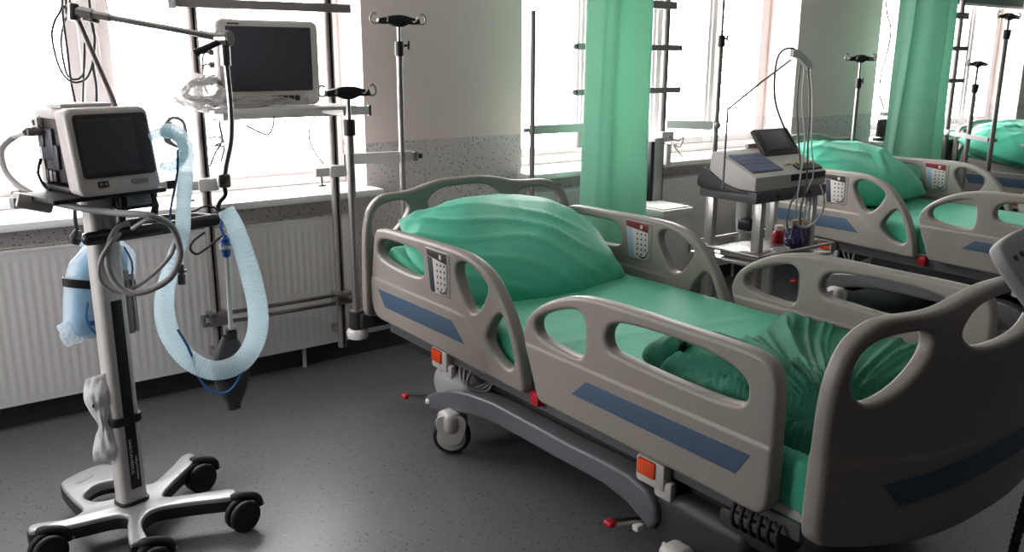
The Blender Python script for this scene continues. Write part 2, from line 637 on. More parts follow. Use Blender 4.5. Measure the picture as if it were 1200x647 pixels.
# ------------------------------------------------------------------ radiators
def radiator(x0, x1, label, pitch=.034):
    t = thing('radiator', label, 'radiator', ((x0 + x1) / 2, 3.903, .115), group='white panel radiators')
    L = x1 - x0
    H = .63
    n = int(L / pitch)
    b = MB()

    def fr(u, v):
        x = (u - .5) * (L - .02)
        z = v * H
        k = 0 if (v < .065 or v > .935) else 1
        return Vector((x, -.042 + .0016 * k * (.5 - .5 * math.cos(2 * PI * u * n)), z))
    tb = bmesh.new()
    us = [i / (n * 6) for i in range(n * 6 + 1)]
    vs = [0, .05, .075, .5, .925, .95, 1]
    V = [[tb.verts.new(fr(u, v)) for v in vs] for u in us]
    for A, B in zip(V, V[1:]):
        for j in range(len(vs) - 1):
            tb.faces.new((A[j], B[j], B[j + 1], A[j + 1]))
    b.merge(tb, 'radiator_white')
    b.box((0, 0, H / 2), (L - .03, .07, H - .01), 'radiator_white')
    b.build('front_panel', t, angle=60)
    b = MB()
    b.box((0, -.038, H + .004), (L, .012, .016), 'radiator_white', bev=.003)
    b.box((0, .03, H + .004), (L, .012, .016), 'radiator_white', bev=.003)
    for k in range(int(L / .02)):
        b.box((-L / 2 + .01 + k * .02, -.004, H + .004), (.006, .062, .006), 'radiator_white')
    b.build('top_grille', t)
    for s in (-1, 1):
        MB().box((s * (L / 2 - .004), -.003, H / 2), (.008, .082, H), 'radiator_white', bev=.003).build('side_panel', t)
    for s in (-.4, .4):
        b = MB()
        b.box((s * L, .022, .03), (.04, .03, .05), 'radiator_white')
        b.cyl((s * L, .012, .03), (s * L, .012, -.1145), .011, 'radiator_white', seg=12)
        b.build('floor_bracket', t)
    b = MB()
    b.cyl((L / 2 + .001, 0, .06), (L / 2 + .045, 0, .06), .013, 'steel', seg=12)
    b.cyl((L / 2 + .03, 0, .06), (L / 2 + .03, 0, .11), .018, 'rail_white', seg=14)
    b.build('valve', t)
    return t


radiator(-.9, 1.86, 'long white radiator under the nearest window, behind the ventilator cart')
radiator(2.98, 5.0, 'white radiator under the middle window, behind the ECG trolley')


# ------------------------------------------------------------------ hospital beds
HR = [(-.012, .52), (-.015, .59), (-.035, .70), (-.06, .787), (-.11, .806), (-.19, .812), (-.33, .815), (-.47, .819), (-.62, .82), (-.74, .817), (-.83, .800), (-.91, .765),
      (-.97, .712), (-1.02, .65), (-1.062, .575), (-1.09, .50), (-1.106, .43), (-1.103, .405), (-1.085, .396), (-.95, .398), (-.75, .402), (-.5, .406), (-.27, .408), (-.09, .410), (-.045, .424), (-.022, .46)]
H1 = [(-.080, .735), (-.10, .757), (-.14, .768), (-.20, .772), (-.30, .773), (-.40, .771), (-.445, .755), (-.461, .722), (-.455, .684), (-.42, .666), (-.33, .661), (-.20, .668), (-.105, .684), (-.078, .708)]
H2 = [(-.692, .755), (-.712, .778), (-.757, .786), (-.805, .775), (-.859, .752), (-.892, .725), (-.884, .690), (-.858, .650), (-.83, .622), (-.80, .610), (-.766, .624), (-.725, .675), (-.697, .722)]
H3 = [(-.893, .555), (-.918, .60), (-.955, .640), (-.982, .643), (-1.005, .61), (-1.035, .545), (-1.05, .495), (-1.04, .470), (-1.015, .463), (-.975, .472), (-.927, .496), (-.897, .526)]
FR = [(-1.104, .60), (-1.108, .64), (-1.135, .685), (-1.20, .735), (-1.29, .777), (-1.37, .798), (-1.45, .808), (-1.6, .812), (-1.8, .812), (-1.95, .812), (-2.04, .808), (-2.085, .79), (-2.108, .745), (-2.112, .66), (-2.112, .54),
      (-2.110, .44), (-2.095, .408), (-2.06, .396), (-1.9, .399), (-1.6, .400), (-1.26, .401), (-1.205, .403), (-1.182, .42), (-1.155, .485), (-1.125, .555)]
A1 = [(-1.165, .661), (-1.178, .684), (-1.22, .710), (-1.29, .738), (-1.345, .753), (-1.378, .755), (-1.402, .738), (-1.412, .705), (-1.412, .645), (-1.397, .613), (-1.364, .606), (-1.295, .608), (-1.222, .617), (-1.177, .631)]
B1 = [(-1.503, .712), (-1.518, .742), (-1.556, .761), (-1.625, .769), (-1.72, .773), (-1.81, .773), (-1.90, .768), (-1.975, .753), (-2.013, .732), (-2.024, .705), (-2.018, .675), (-1.985, .659), (-1.894, .653), (-1.742, .655), (-1.60, .662), (-1.53, .668), (-1.508, .686)]
HS = [(-.084, .547), (-.667, .551), (-.753, .481), (-.14, .477)]
FS = [(-1.43, .546), (-2.05, .546), (-2.008, .480), (-1.365, .486)]
FS2 = [(-1.43, .552), (-1.60, .552), (-1.53, .500), (-1.365, .500)]
XO = .545          # outer face of the side rails from the bed's middle


def end_board(name, root, ysign, top_add=0, bow=.10):
    CUTS = [-.56 + .035 * k for k in range(33)]
    half = [(0, .962), (.11, .961), (.20, .947), (.27, .931), (.34, .925), (.42, .925), (.475, .915), (.525, .88), (.552, .83), (.566, .76), (.571, .66), (.573, .55), (.574, .45)]
    half = [(a, z + top_add * max(0, min(1, (z - .8) / .1))) for a, z in half]
    low = [(.565, .415), (.53, .40), (.35, .37), (.15, .352)]
    o = half + low
    o = o + [(-a, z) for a, z in reversed(o[1:])] if True else o
    o.insert(len(half) + len(low), (0, .35))
    ch = [(.19, .845), (.195, .87), (.16, .905), (.10, .922), (0, .926), (-.10, .922), (-.16, .905), (-.195, .87), (-.19, .845), (-.14, .815), (-.06, .80), (.06, .80), (.14, .815)]
    sh = [(.305, .86), (.33, .885), (.40, .888), (.46, .88), (.50, .855), (.52, .81), (.515, .765), (.485, .735), (.44, .735), (.375, .765), (.32, .815)]
    ch = [(a, z + top_add) for a, z in ch]
    sh = [(a, z + top_add * .8) for a, z in sh]
    y0 = 0 if ysign > 0 else -2.245

    def fn(a, z, d):
        q = min(1, abs(a) / .574)
        yb = bow * (1 - q ** 2.6)
        k = max(0, min(1, (.585 + .05 * q * q - z) / .016))
        d += math.copysign(.0035 * k * k * (3 - 2 * k), d)
        return (a, y0 + ysign * (yb + d), z)
    b = MB()
    b.prism([smooth2(o), smooth2(ch), smooth2(sh), smooth2([(-a, z) for a, z in sh])], -.022, .022, 'plastic_beige', fn, bev=.013, cuts=CUTS, zcuts=[.56 + .006 * k for k in range(15)])
    eb = b.build(name, root, angle=50)
    b = MB()
    b.prism([[(-.42, .545), (-.3, .545), (0, .545), (.3, .545), (.42, .545), (.36, .478), (.2, .478), (0, .478), (-.2, .478), (-.36, .478)]], .0230, .0245, 'stripe_blue', fn, bev=.0005, cuts=CUTS)
    b.build('blue_stripe', eb, label='blue stripe')
    return eb


def make_bed(label, foot_stripe, name='hospital_bed'):
    root = thing(name, label, 'hospital bed', group='hospital beds along the windows')
    end_board('headboard', root, 1)
    end_board('footboard', root, -1, .02)
    for s in (-1, 1):
        def bulge(a, z, kind):
            zr = .590 if kind == 'foot' else min(.594, .594 + (a + .735) * .72)
            k = max(0, min(1, (zr - z) / .014))
            if kind == 'head' and a < -.86:
                k *= max(0, 1 - (-.86 - a) / .05)
            return .0045 * k * k * (3 - 2 * k)
        for kind, loops, stripe in (('head', [HR, H1, H2, H3], HS), ('foot', [FR, A1, B1], foot_stripe)):
            b = MB()
            fn = lambda a, z, d, s=s, kind=kind: (s * (XO - .025 + d + math.copysign(bulge(a, z, kind), d)), a, z)
            lo, hi = (-1.1, 0) if kind == 'head' else (-2.1, -1.1)
            b.prism([smooth2(l) for l in loops], -.024, .024, 'plastic_beige', fn, bev=.013, cuts=[lo + .02 * k for k in range(1, 55)], zcuts=[.43 + .007 * k for k in range(26)])
            if kind == 'head':
                b.prism([rrect(-.655, .625, -.475, .80, .012)], -.027, .026, 'plastic_beige', fn, bev=.004)
            rail = b.build('side_rail', root, angle=50)
            q = MB()
            q.prism([stripe], .0235, .0252, 'stripe_blue', fn, bev=.0005)
            q.build('blue_stripe', rail, label='blue stripe')
            if kind == 'head':
                # control panel printed on both faces of the head rail
                q = MB()
                for sd in (-1, 1):
                    o = -.027 if sd < 0 else .026
                    dd = (lambda d, o=o, sd=sd: o + sd * d)

                    def fl(lp, d0, d1, mm, q=q, dd=dd):
                        a_, b_ = sorted((dd(d0), dd(d1)))
                        q.prism([lp], a_, b_, mm, fn, bev=.0004, res=1)
                    fl([(-.493, .796), (-.632, .794), (-.638, .650), (-.62, .634), (-.53, .630), (-.517, .64)], 0, .0022, 'plastic_lightgrey')
                    fl([(-.493, .796), (-.632, .794), (-.634, .756), (-.497, .770)], .002, .0032, 'label_red' if sd < 0 else 'label_dark')
                    fl([(-.60, .785), (-.585, .785), (-.585, .768), (-.60, .768)], .003, .004, 'plastic_lightgrey')
                    fl([(-.498, .768), (-.535, .764), (-.553, .635), (-.532, .632), (-.519, .64)], .002, .003, 'label_blue' if sd < 0 else 'panel_dots')
                    for r_ in range(5):
                        for c_ in range(3):
                            yy, zz = -.563 - c_ * .025 - r_ * .001, .744 - r_ * .023 + c_ * .001
                            if r_ == 4 and c_ == 2:
                                continue
                            fl([(yy, zz), (yy - .006, zz + .006), (yy - .012, zz), (yy - .006, zz - .006)], .002, .003, 'panel_dots')
                    fl([(-.585, .640), (-.61, .636), (-.63, .645), (-.637, .67), (-.632, .67), (-.625, .652), (-.607, .643), (-.585, .647)], .002, .003, 'panel_dots')
                q.build('control_panel', rail, label='keypad label with dark symbols')
    # lying surface frame
    b = MB()
    b.box((0, -1.12, .405), (.97, 2.12, .03), 'plastic_lightgrey', bev=.006)
    for s in (-1, 1):
        b.box((s * .475, -1.12, .365), (.03, 2.1, .05), 'chassis_grey', bev=.004)
    for y in (-.12, -.55, -1.0, -1.5, -2.1):
        b.box((0, y, .365), (.92, .04, .045), 'chassis_dark', bev=.004)
    b.build('mattress_platform', root)
    b = MB()
    b.box((0, -1.12, .31), (.90, 1.95, .06), 'chassis_dark', bev=.02)
    for y in (-.55, -1.68):
        b.box((0, y, .26), (.55, .18, .12), 'chassis_dark', bev=.02)
    b.build('lifting_frame', root)
    # arched side beams of the chassis and its corner covers
    top = [(-.44, .175), (-.50, .205), (-.60, .25), (-.74, .278), (-.90, .296), (-1.1, .297), (-1.31, .297), (-1.48, .303), (-1.60, .303), (-1.68, .285), (-1.72, .25), (-1.725, .20), (-1.70, .165)]
    bot = [(-1.66, .185), (-1.60, .212), (-1.50, .228), (-1.40, .226), (-1.26, .223), (-1.1, .222), (-.91, .217), (-.77, .198), (-.65, .172), (-.55, .145), (-.49, .122), (-.44, .12)]
    for s in (-1, 1):
        fn = lambda a, z, d, s=s: (s * (XO - .04 + d), a, z)
        MB().prism([top + bot], -.06, .025, 'chassis_grey', fn, bev=.012).build('chassis_beam', root, angle=50)
        b = MB()
        b.ball((s * .43, -.565, .235), (.098, .165, .10), 'plastic_grey', seg=36)
        for v in b.bm.verts:
            v.co.z = max(v.co.z, .20)
        b.build('corner_cover', root)
        b = MB()
        b.box((s * .41, -1.86, .205), (.20, .36, .19), 'chassis_dark', bev=.04, seg=3)
        b.box((s * .44, -2.02, .30), (.12, .20, .08), 'chassis_dark', bev=.02)
        for k in range(6):
            b.tube([(s * .50, -1.98 - .028 * k, .37), (s * .52, -1.985 - .028 * k, .345), (s * .515, -1.99 - .028 * k, .315), (s * .49, -1.99 - .028 * k, .30)], .006, 'cable_black', seg=8)
        b.build('foot_cover', root)
    b = MB()
    for y in (-.60, -1.72):
        b.box((0, y, .17), (.78, .12, .09), 'chassis_dark', bev=.02)
    b.box((0, -1.16, .24), (.84, 1.1, .03), 'chassis_dark', bev=.01)
    b.build('undercarriage', root)
    # amber marker lamps in their brackets
    for s in (-1, 1):
        for y, z in ((-.515, .362), (-1.675, .352)):
            b = MB()
            b.box((s * .503, y - .01, z - .012), (.04, .115, .085), 'plastic_lightgrey', bev=.012)
            b.box((s * .500, y - .055, z - .05), (.03, .07, .06), 'plastic_lightgrey', bev=.012)
            br = b.build('lamp_bracket', root)
            MB().box((s * .522, y, z), (.016, .072, .05), 'orange_lens', bev=.006).build('marker_lamp', br, label='orange marker lamp')
    for s in (-1, 1):
        MB().box((s * .505, -1.135, .385), (.035, .05, .05), 'red_plastic', bev=.008).build('release_catch', root, label='red release catch')
        # cables bundled under the platform
        b = MB()
        for k in range(3):
            b.tube([(s * .47, -.60 - .05 * k, .37), (s * (.50 + .008 * k), -.66 - .03 * k, .30), (s * .47, -.72 - .03 * k, .285), (s * .44, -.80, .34)], .006, 'cable_grey', seg=8)
        b.build('cable_loop', root)
    # castors with forks, and pedal levers with red tips
    for s in (-1, 1):
        for y, sw in ((-.636, 52), (-1.82, -35)):
            o = Vector((s * .535, y, 0))
            Mw = Matrix.Translation(o) @ Matrix.Rotation(R(sw * (1 if s < 0 else .4)), 4, 'Z')
            b = MB()
            b.box(o + Vector((0, .0, .135)), (.085, .09, .085), 'plastic_lightgrey', bev=.025, seg=3)
            for d0 in (-.034, .024):
                b.prism([smooth2([(.05, .16), (-.05, .16), (-.056, .10), (-.036, .055), (-.01, .045), (.02, .05), (.052, .10)])], d0, d0 + .010, 'plastic_lightgrey', (lambda a, z, d, Mw=Mw: Mw @ Vector((d, a, z))), bev=.004)
            fk = b.build('castor_fork', root)
            b = MB()
            b.lathe([(.055, -.021), (.066, -.021), (.073, -.014), (.075, 0), (.073, .014), (.066, .021), (.055, .021)], o + Vector((0, 0, .075)), 'rubber_black', axis=Mw.to_3x3() @ Vector((1, 0, 0)), seg=40)
            b.lathe([(.057, -.0215), (.055, -.0225), (.01, -.0225), (.01, .0225), (.055, .0225), (.057, .0215)], o + Vector((0, 0, .075)), 'plastic_lightgrey', axis=Mw.to_3x3() @ Vector((1, 0, 0)), seg=32)
            b.build('castor_wheel', fk)
        for y, dy in ((-.40, .06), (-1.60, .03)):
            b = MB()
            b.bar([(s * .46, y - .06, .160), (s * .53, y - .02, .160), (s * .578, y + dy - .03, .158)], .022, .012, 'steel', smooth=True)
            b.box((s * .52, y - .05, .150), (.035, .025, .02), 'plastic_white', bev=.005)
            lv = b.build('brake_lever', root)
            MB().box((s * .585, y + dy - .026, .159), (.03, .036, .018), 'red_plastic', bev=.007, seg=3).build('pedal_tip', lv, label='red pedal tip')
        # corner bumper at the headboard: socket for a drip pole above a wall roller
        b = MB()
        b.box((s * .50, .05, .375), (.16, .07, .065), 'chassis_dark', bev=.01)
        b.cyl((s * .575, .075, .335), (s * .575, .075, .415), .036, 'chassis_dark', seg=24, bev=.004)
        b.cyl((s * .575, .075, .413), (s * .575, .075, .42), .028, 'steel', seg=24)
        br = b.build('corner_bumper', root)
        MB().lathe([(.034, -.024), (.044, -.02), (.048, -.008), (.048, .008), (.044, .018), (.034, .022)], (s * .575, .075, .312), 'plastic_white', seg=28).build('wall_roller', br, label='white wall roller')
    return root


BED1, BED2, BED3 = Vector((2.195, 3.3, 0)), Vector((5.10, 3.53, .045)), Vector((7.86, 3.70, .03))
bed = make_bed('hospital bed nearest the camera, its grey-beige footboard filling the lower right', FS)
bed.location = BED1
bed2 = make_bed('second hospital bed from the camera, standing beside the ECG trolley', FS2)
bed2.location = (BED2.x, BED2.y, 0)
bed2.rotation_euler.z = R(-2.4)
bed3 = copy_tree(bed2)
bed3.location = (BED3.x, BED3.y, 0)
bed3.rotation_euler.z = R(-1)
bed3['label'] = 'farthest hospital bed at the right edge, mostly hidden under its plump pillow'
LOWPARTS = ('castor', 'brake', 'chassis', 'corner_cover', 'foot_cover', 'undercarriage')
for bb, dz in ((bed2, .045), (bed3, .03)):
    for ch in [o for o in SC.objects if o.parent == bb]:
        if not ch.name.startswith(LOWPARTS):
            ch.location.z += dz


# ------------------------------------------------------------------ bedding
def fold(x, y, ang, wl, off=0, warp=.3):
    """a ridged fold pattern running along direction ang"""
    c, s = math.cos(ang), math.sin(ang)
    u, v = x * c + y * s, -x * s + y * c
    v += warp * noise.noise(Vector((u * 1.3 + off, v * 1.3, off * 3.1)))
    q = math.sin(2 * PI * v / wl + off) * .5 + .5
    return q ** 2.2 * (0.55 + .45 * noise.noise(Vector((u * 2.2, v / wl * .7, off + 5))))


def mattress(base, rz, label, seed, raise_=.34):
    HX, Y0, Y1, ZT, ZB = .488, -2.185, -.035, .563, .424
    zb = base.z

    def top(x, y):
        z = ZT + max(0, y + .50) * raise_ * (1 if y > -.5 else 0)
        w = .006 * noise.noise(Vector((x * 3 + seed, y * 2.2, seed)))
        w += .010 * fold(x, y, .35 + seed, .33, seed) * max(0, noise.noise(Vector((x * 1.4 + seed * 2, y * 1.4, 2))) + .2)
        w += .004 * math.exp(-((y + 1.25 + .25 * x) / .018) ** 2) + .003 * math.exp(-((y + .98 - .2 * x) / .015) ** 2)
        if seed < 1:
            w -= .003 * math.exp(-((x - .06 * y - .11) / .012) ** 2)
        return z + w
    NX, NY = 46, 110

    def fn(u, v):
        # across: side, rounded shoulder, top, shoulder, side
        y = Y0 + (Y1 - Y0) * v
        e = min(1, min(v, 1 - v) / .02)
        er = .03 * (1 - math.sqrt(max(0, 1 - (1 - e) ** 2)))
        if u < .12:
            t = u / .12
            x, z = -HX, ZB + (ZT - .04 - ZB) * t
        elif u < .2:
            t = (u - .12) / .08 * PI / 2
            x, z = -HX + .04 * (1 - math.cos(t)), ZT - .04 + .04 * math.sin(t)
        elif u <= .8:
            t = (u - .2) / .6
            x, z = -HX + .04 + (2 * HX - .08) * t, ZT
        elif u < .88:
            t = (1 - (u - .8) / .08) * PI / 2
            x, z = HX - .04 * (1 - math.cos(t)), ZT - .04 + .04 * math.sin(t)
        else:
            t = (1 - u) / .12
            x, z = HX, ZB + (ZT - .04 - ZB) * t
        k = (z - ZB) / (ZT - ZB)
        d = top(x, y) - ZT
        if k < .98:
            x += .006 * noise.noise(Vector((y * 5 + seed, z * 14, 1 if x < 0 else 7)))
        z = z + d * k - er
        return Vector((x, y, z + zb))
    b = MB()
    b.grid(90, NY, fn, 'sheet_green')
    tb = bmesh.new()
    for y in (Y0, Y1):
        pass
    # end walls and underside
    n = 90
    for v in (0, 1):
        vs = [tb.verts.new(fn(i / (n - 1), v)) for i in range(n)]
        tb.faces.new(vs)
    q = [tb.verts.new(fn(u, v)) for u, v in ((0, 0), (1, 0), (1, 1), (0, 1))]
    tb.faces.new(q)
    b.merge(tb, 'sheet_green')
    bmesh.ops.remove_doubles(b.bm, verts=b.bm.verts[:], dist=1e-5)
    bmesh.ops.recalc_face_normals(b.bm, faces=b.bm.faces[:])
    o = b.build('mattress', angle=70)
    o.location = (base.x, base.y, 0)
    o.rotation_euler.z = rz
    tag(o, label, 'mattress', 'mattresses in green sheets')
    return o


def pillow(name, base, rz, c, half, thick, tilt, label, seed, roll=0):
    b = MB()
    n = 70

    def shape(u, v):
        pu, pv = abs(u), abs(v)
        e = max(0, (1 - pu ** 3.0)) ** .62 * max(0, (1 - pv ** 3.0)) ** .62
        # corners drawn in a little, edges bow inwards between them
        x = u * (1 - .05 * (1 - pv ** 2)) if pu > .6 else u
        sx = half[0] * u * math.sqrt(1 - .26 * v * v) * (1 + .02 * math.sin(v * 5 + seed))
        sy = half[1] * v * math.sqrt(1 - .30 * u * u) * (1 + .03 * math.sin(u * 4 + seed))
        return sx, sy, e

    def fn_(sgn):
        def fn(a, c_):
            u, v = math.sin((a * 2 - 1) * PI / 2), math.sin((c_ * 2 - 1) * PI / 2)
            x, y, e = shape(u, v)
            h = thick * e * (.62 if sgn < 0 else 1.0)
            w = 0
            if sgn > 0:
                w += .020 * fold(x, y, 1.15 + .25 * math.sin(seed), .12, seed, .25) * max(0, noise.noise(Vector((x * 2.3 + seed, y * 2.0, seed))) + .32) * min(1, e * 3)
                w += .016 * noise.noise(Vector((x * 4 + seed, y * 4, 3 + seed))) * e
                for ang, wl, A in ((-.55, .11, .017), (-.22, .17, .016), (.55, .21, .014), (1.2, .26, .010)):
                    q = -x * math.sin(ang) + y * math.cos(ang) + .17 * noise.noise(Vector((x * 2.4, y * 2.4, seed + wl * 40)))
                    q = abs(math.sin(PI * q / wl))
                    m_ = max(0, -.02 + 1.9 * noise.noise(Vector((x * 1.9 + 3, y * 2.4, seed * 2 + wl * 9))))
                    w += A * (1 - q) ** 2.6 * m_ * min(1, e * 2.5)
                w += .012 * math.sin(14 * (u - v) + seed) * (abs(u) ** 4) * (abs(v) ** 2) * min(1, e * 4)
            return Vector((x, y, sgn * h + w))
        return fn
    b.grid(n, n, fn_(1), 'pillow_green')
    b.grid(n, n, fn_(-1), 'pillow_green')
    bmesh.ops.remove_doubles(b.bm, verts=b.bm.verts[:], dist=2e-4)
    bmesh.ops.recalc_face_normals(b.bm, faces=b.bm.faces[:])
    M = Matrix.Translation(c) @ Matrix.Rotation(roll, 4, 'Y') @ Matrix.Rotation(tilt, 4, 'X')
    b.bm.transform(M)
    o = b.build(name, angle=80)
    o.location = (base.x, base.y, base.z)
    o.rotation_euler.z = rz
    tag(o, label, 'pillow', 'plump green pillows')
    return o


mattress(BED1, 0, 'mattress in a smooth green sheet on the bed nearest the camera', .3)
mattress(BED2, R(-2.4), 'green-sheeted mattress on the second bed, seen through the rail openings', 1.7)
mattress(BED3, R(-1), 'green-sheeted mattress on the farthest bed at the right edge', 2.9)
pillow('pillow', BED1, 0, (-.01, -.32, .695), (.485, .36), .124, R(26), 'large green pillow with creases on the bed nearest the camera', .9)
pillow('pillow', BED2, R(-2.4), (.0, -.30, .735), (.49, .345), .135, R(24), 'green pillow at the head of the second bed, behind the ECG trolley', 3.3)
pillow('pillow', BED3, R(-1), (-.06, -.31, .745), (.60, .36), .20, R(14), 'very plump green pillow at the right edge, on the farthest bed', 5.1)


def blanket():
    """the cover pushed down to the foot of the near bed"""
    b = MB()
    NX, NY = 170, 150
    PX, PY = -.36, -2.12

    def fn(u, v):
        x = -.478 + .956 * u
        y = -2.172 + v * (.56 + .22 * u + .03 * math.sin(u * 7))
        e = max(0, min(1, min(u, 1 - u) / .05, (1 - v) / .10))
        e = math.sin(e * PI / 2)
        th = math.atan2(y - PY, x - PX)
        rr = math.hypot(x - PX, y - PY)
        wv = .35 * noise.noise(Vector((x * 2.2, y * 2.2, 3)))
        f = 0
        for N, A, ph in ((13, .042, .4), (23, .030, 2.0), (37, .020, 1.0), (58, .010, 3.0)):
            q = .5 + .5 * math.sin(th * N + ph + wv * 3)
            f += A * (1 - abs(2 * q - 1)) ** 1.7 * (.45 + .9 * abs(noise.noise(Vector((th * 2.2, rr * 1.5, ph)))))
        f *= min(1, rr / .25) * (1 - .45 * max(0, rr - .45)) * (1 - .45 * u)
        z = .575 + e * (f * 1.25 + .010 * noise.noise(Vector((x * 7, y * 7, 9))) + .012)
        d = math.hypot((x + .31) / .17, (y + 1.83) / .30)
        if d < 1:
            z += .075 * (1 - d * d) ** .8 * e
        z += .03 * math.exp(-((y + 2.05) / .2) ** 2) * e
        if u < .05:
            z -= .10 * (1 - u / .05) ** 1.5
            x -= .004
        return Vector((x, y, z))
    b.grid(NX, NY, fn, 'blanket_green', thick=.006)

    def roll(pts, r0, w, seed):
        tb = bmesh.new()
        P = catmull([Vector(p) for p in pts], False, .010)
        rows = []
        for i, p in enumerate(P):
            k = i / (len(P) - 1)
            t = (P[min(i + 1, len(P) - 1)] - P[max(0, i - 1)]).normalized()
            sd = t.cross(Vector((0, 0, 1))).normalized()
            row = []
            en = min(1, .35 + k / .12, .35 + (1 - k) / .12)
            for j in range(24):
                a = 2 * PI * j / 24
                q = r0 * en * (1 + .30 * noise.noise(Vector((k * 6 + seed, math.cos(a) * 1.6, math.sin(a) * 1.6))) + .12 * math.sin(k * 34 + 3 * math.cos(a) + seed))
                row.append(tb.verts.new(p + sd * (q * w * math.cos(a)) + Vector((0, 0, q * math.sin(a)))))
            rows.append(row)
        for A, B in zip(rows, rows[1:]):
            for j in range(24):
                tb.faces.new((A[j], A[(j + 1) % 24], B[(j + 1) % 24], B[j]))
        tb.faces.new(rows[0][::-1])
        tb.faces.new(rows[-1])
        bmesh.ops.recalc_face_normals(tb, faces=tb.faces[:])
        b.merge(tb, 'blanket_green')
    # a thick turned-back hem along the near rail, its lip above a lower layer
    roll([(-.415, -1.61, .60), (-.36, -1.555, .645), (-.27, -1.57, .665), (-.235, -1.68, .672), (-.25, -1.82, .668), (-.29, -1.95, .655), (-.33, -2.06, .64)], .028, 1.7, 1)
    roll([(-.43, -1.66, .590), (-.40, -1.74, .600), (-.385, -1.86, .607), (-.40, -1.98, .605), (-.42, -2.08, .60)], .030, 1.35, 5)
    o = b.build('blanket', angle=80)
    o.location = BED1
    tag(o, 'crumpled dark green cover bunched at the foot of the bed nearest the camera', 'blanket')


blanket()

# ------------------------------------------------------------------ control panel hung on the near footboard
t = thing('handset_panel', 'grey nurse control panel with dark buttons hooked over the nearest footboard', 'control panel', (2.055, .885, 1.0))
rot = Matrix.Rotation(R(12), 3, 'Z') @ Matrix.Rotation(R(-38), 3, 'X')
b = MB()
Mx = Matrix.Translation((.02, -.045, .03)) @ rot.to_4x4()
fnp = lambda a, z, d: Mx @ Vector((a, -d, z))
b.prism([smooth2([(-.155, .085), (-.12, .10), (0, .105), (.12, .10), (.155, .085), (.165, .03), (.15, -.06), (.11, -.10), (0, -.108), (-.11, -.10), (-.15, -.06), (-.165, .03)])], -.014, .016, 'plastic_grey', fnp, bev=.008)
b.build('body', t)
for r_ in range(3):
    for c_ in range(5):
        q = MB()
        z, a = .055 - r_ * .052, -.11 + c_ * .055
        q.prism([rrect(a - .012, z - .006, a + .012, z + .006, .003)], .0155, .0185, 'label_red' if (r_ == 2 and c_ == 1) else 'panel_dots', fnp, bev=.001)
        q.build('button', t)
b = MB()
for a in (-.10, .10):
    b.prism([[(-.02, 0), (.02, 0), (.02, -.03), (-.02, -.03)]], -.03, -.01, 'plastic_black', lambda p, z, d, a=a: Mx @ Vector((a + p, -d, z - .05)), bev=.003)
b.build('hook', t)
b = MB()
pts = [Mx @ Vector((.12, .012, -.09)), Vector((.175, -.05, -.25)), Vector((.155, -.06, -.45)), Vector((.11, -.06, -.65)), Vector((.085, -.05, -.85)), Vector((.12, .03, -.985))]
b.tube(pts, .011, 'cable_black', step=.004, corr=(.016, .12))
b.build('cord', t, label='dark coiled cord')


# ------------------------------------------------------------------ wall equipment racks
def hang_post(b, x, y, z0, z1, r, mm):
    b.cyl((x, y, z0), (x, y, z1), r, mm, seg=24)
    for k in (-1, 1):
        b.box((x + k * 0, y - r, (z0 + z1) / 2), (.008, .004, z1 - z0 - .02), 'steel_dark')


YR = 3.78
t = thing('equipment_rack', 'steel equipment rack with a patient monitor shelf in front of the nearest window', 'equipment rack', (1.43, YR, 0))
for x in (-.30, .30):
    b = MB()
    hang_post(b, x, 0, .115, 2.30, .0215, 'steel_dark')
    b.box((x, .085, 2.2), (.05, .17, .04), 'steel_dark')
    b.box((x, .085, .2), (.04, .17, .03), 'steel_dark')
    b.build('post', t)
b = MB()
b.box((.005, -.028, 1.712), (.79, .016, .038), 'steel_dark', bev=.003)
b.box((-.385, -.028, 1.712), (.03, .022, .05), 'rail_white', bev=.003)
b.build('top_rail', t)
b = MB()
for z in (.392, .352):
    b.box((0, -.035, z), (.74, .014, .018), 'steel', bev=.003)
for x in (-.30, .30):
    b.box((x, -.015, .372), (.085, .07, .062), 'steel', bev=.006)
for x in (-.37, .37):
    b.box((x, -.035, .372), (.016, .03, .05), 'steel', bev=.003)
    b.cyl((x * .9, -.05, .372), (x * .9, -.075, .372), .012, 'steel', seg=14)
b.build('lower_rail', t)
b = MB()
b.box((.11, -.033, 1.258), (.74, .018, .04), 'rail_white', bev=.003)
b.box((.475, -.033, 1.258), (.012, .024, .05), 'plastic_black', bev=.003)
b.build('shelf_rail', t)
b = MB()
b.box((-.02, -.165, 1.288), (.62, .25, .016), 'rail_white', bev=.004)
for x in (-.28, .24):
    b.box((x, -.16, 1.268), (.02, .22, .03), 'rail_white')
b.build('shelf', t)
for x, dz in ((-.30, .97), (.30, .985)):
    b = MB()
    b.box((x, -.012, dz), (.085, .075, .055), 'rail_white', bev=.006)
    b.box((x - .06, -.03, dz), (.10, .018, .04), 'rail_white', bev=.003)
    b.cyl((x - .08, -.03, dz - .02), (x - .08, -.03, dz - .055), .006, 'steel', seg=10)
    b.cyl((x - .08, -.03, dz - .055), (x - .08, -.03, dz - .065), .02, 'steel', seg=14)
    b.build('clamp', t)
b = MB()
b.bar([(.33, -.035, 1.037), (.655, -.115, 1.04)], .02, .05, 'rail_white')
b.box((.66, -.116, 1.04), (.03, .05, .045), 'steel', bev=.006)
b.cyl((.67, -.118, 1.04), (.70, -.123, 1.04), .013, 'plastic_black', seg=12)
b.build('swing_arm', t)

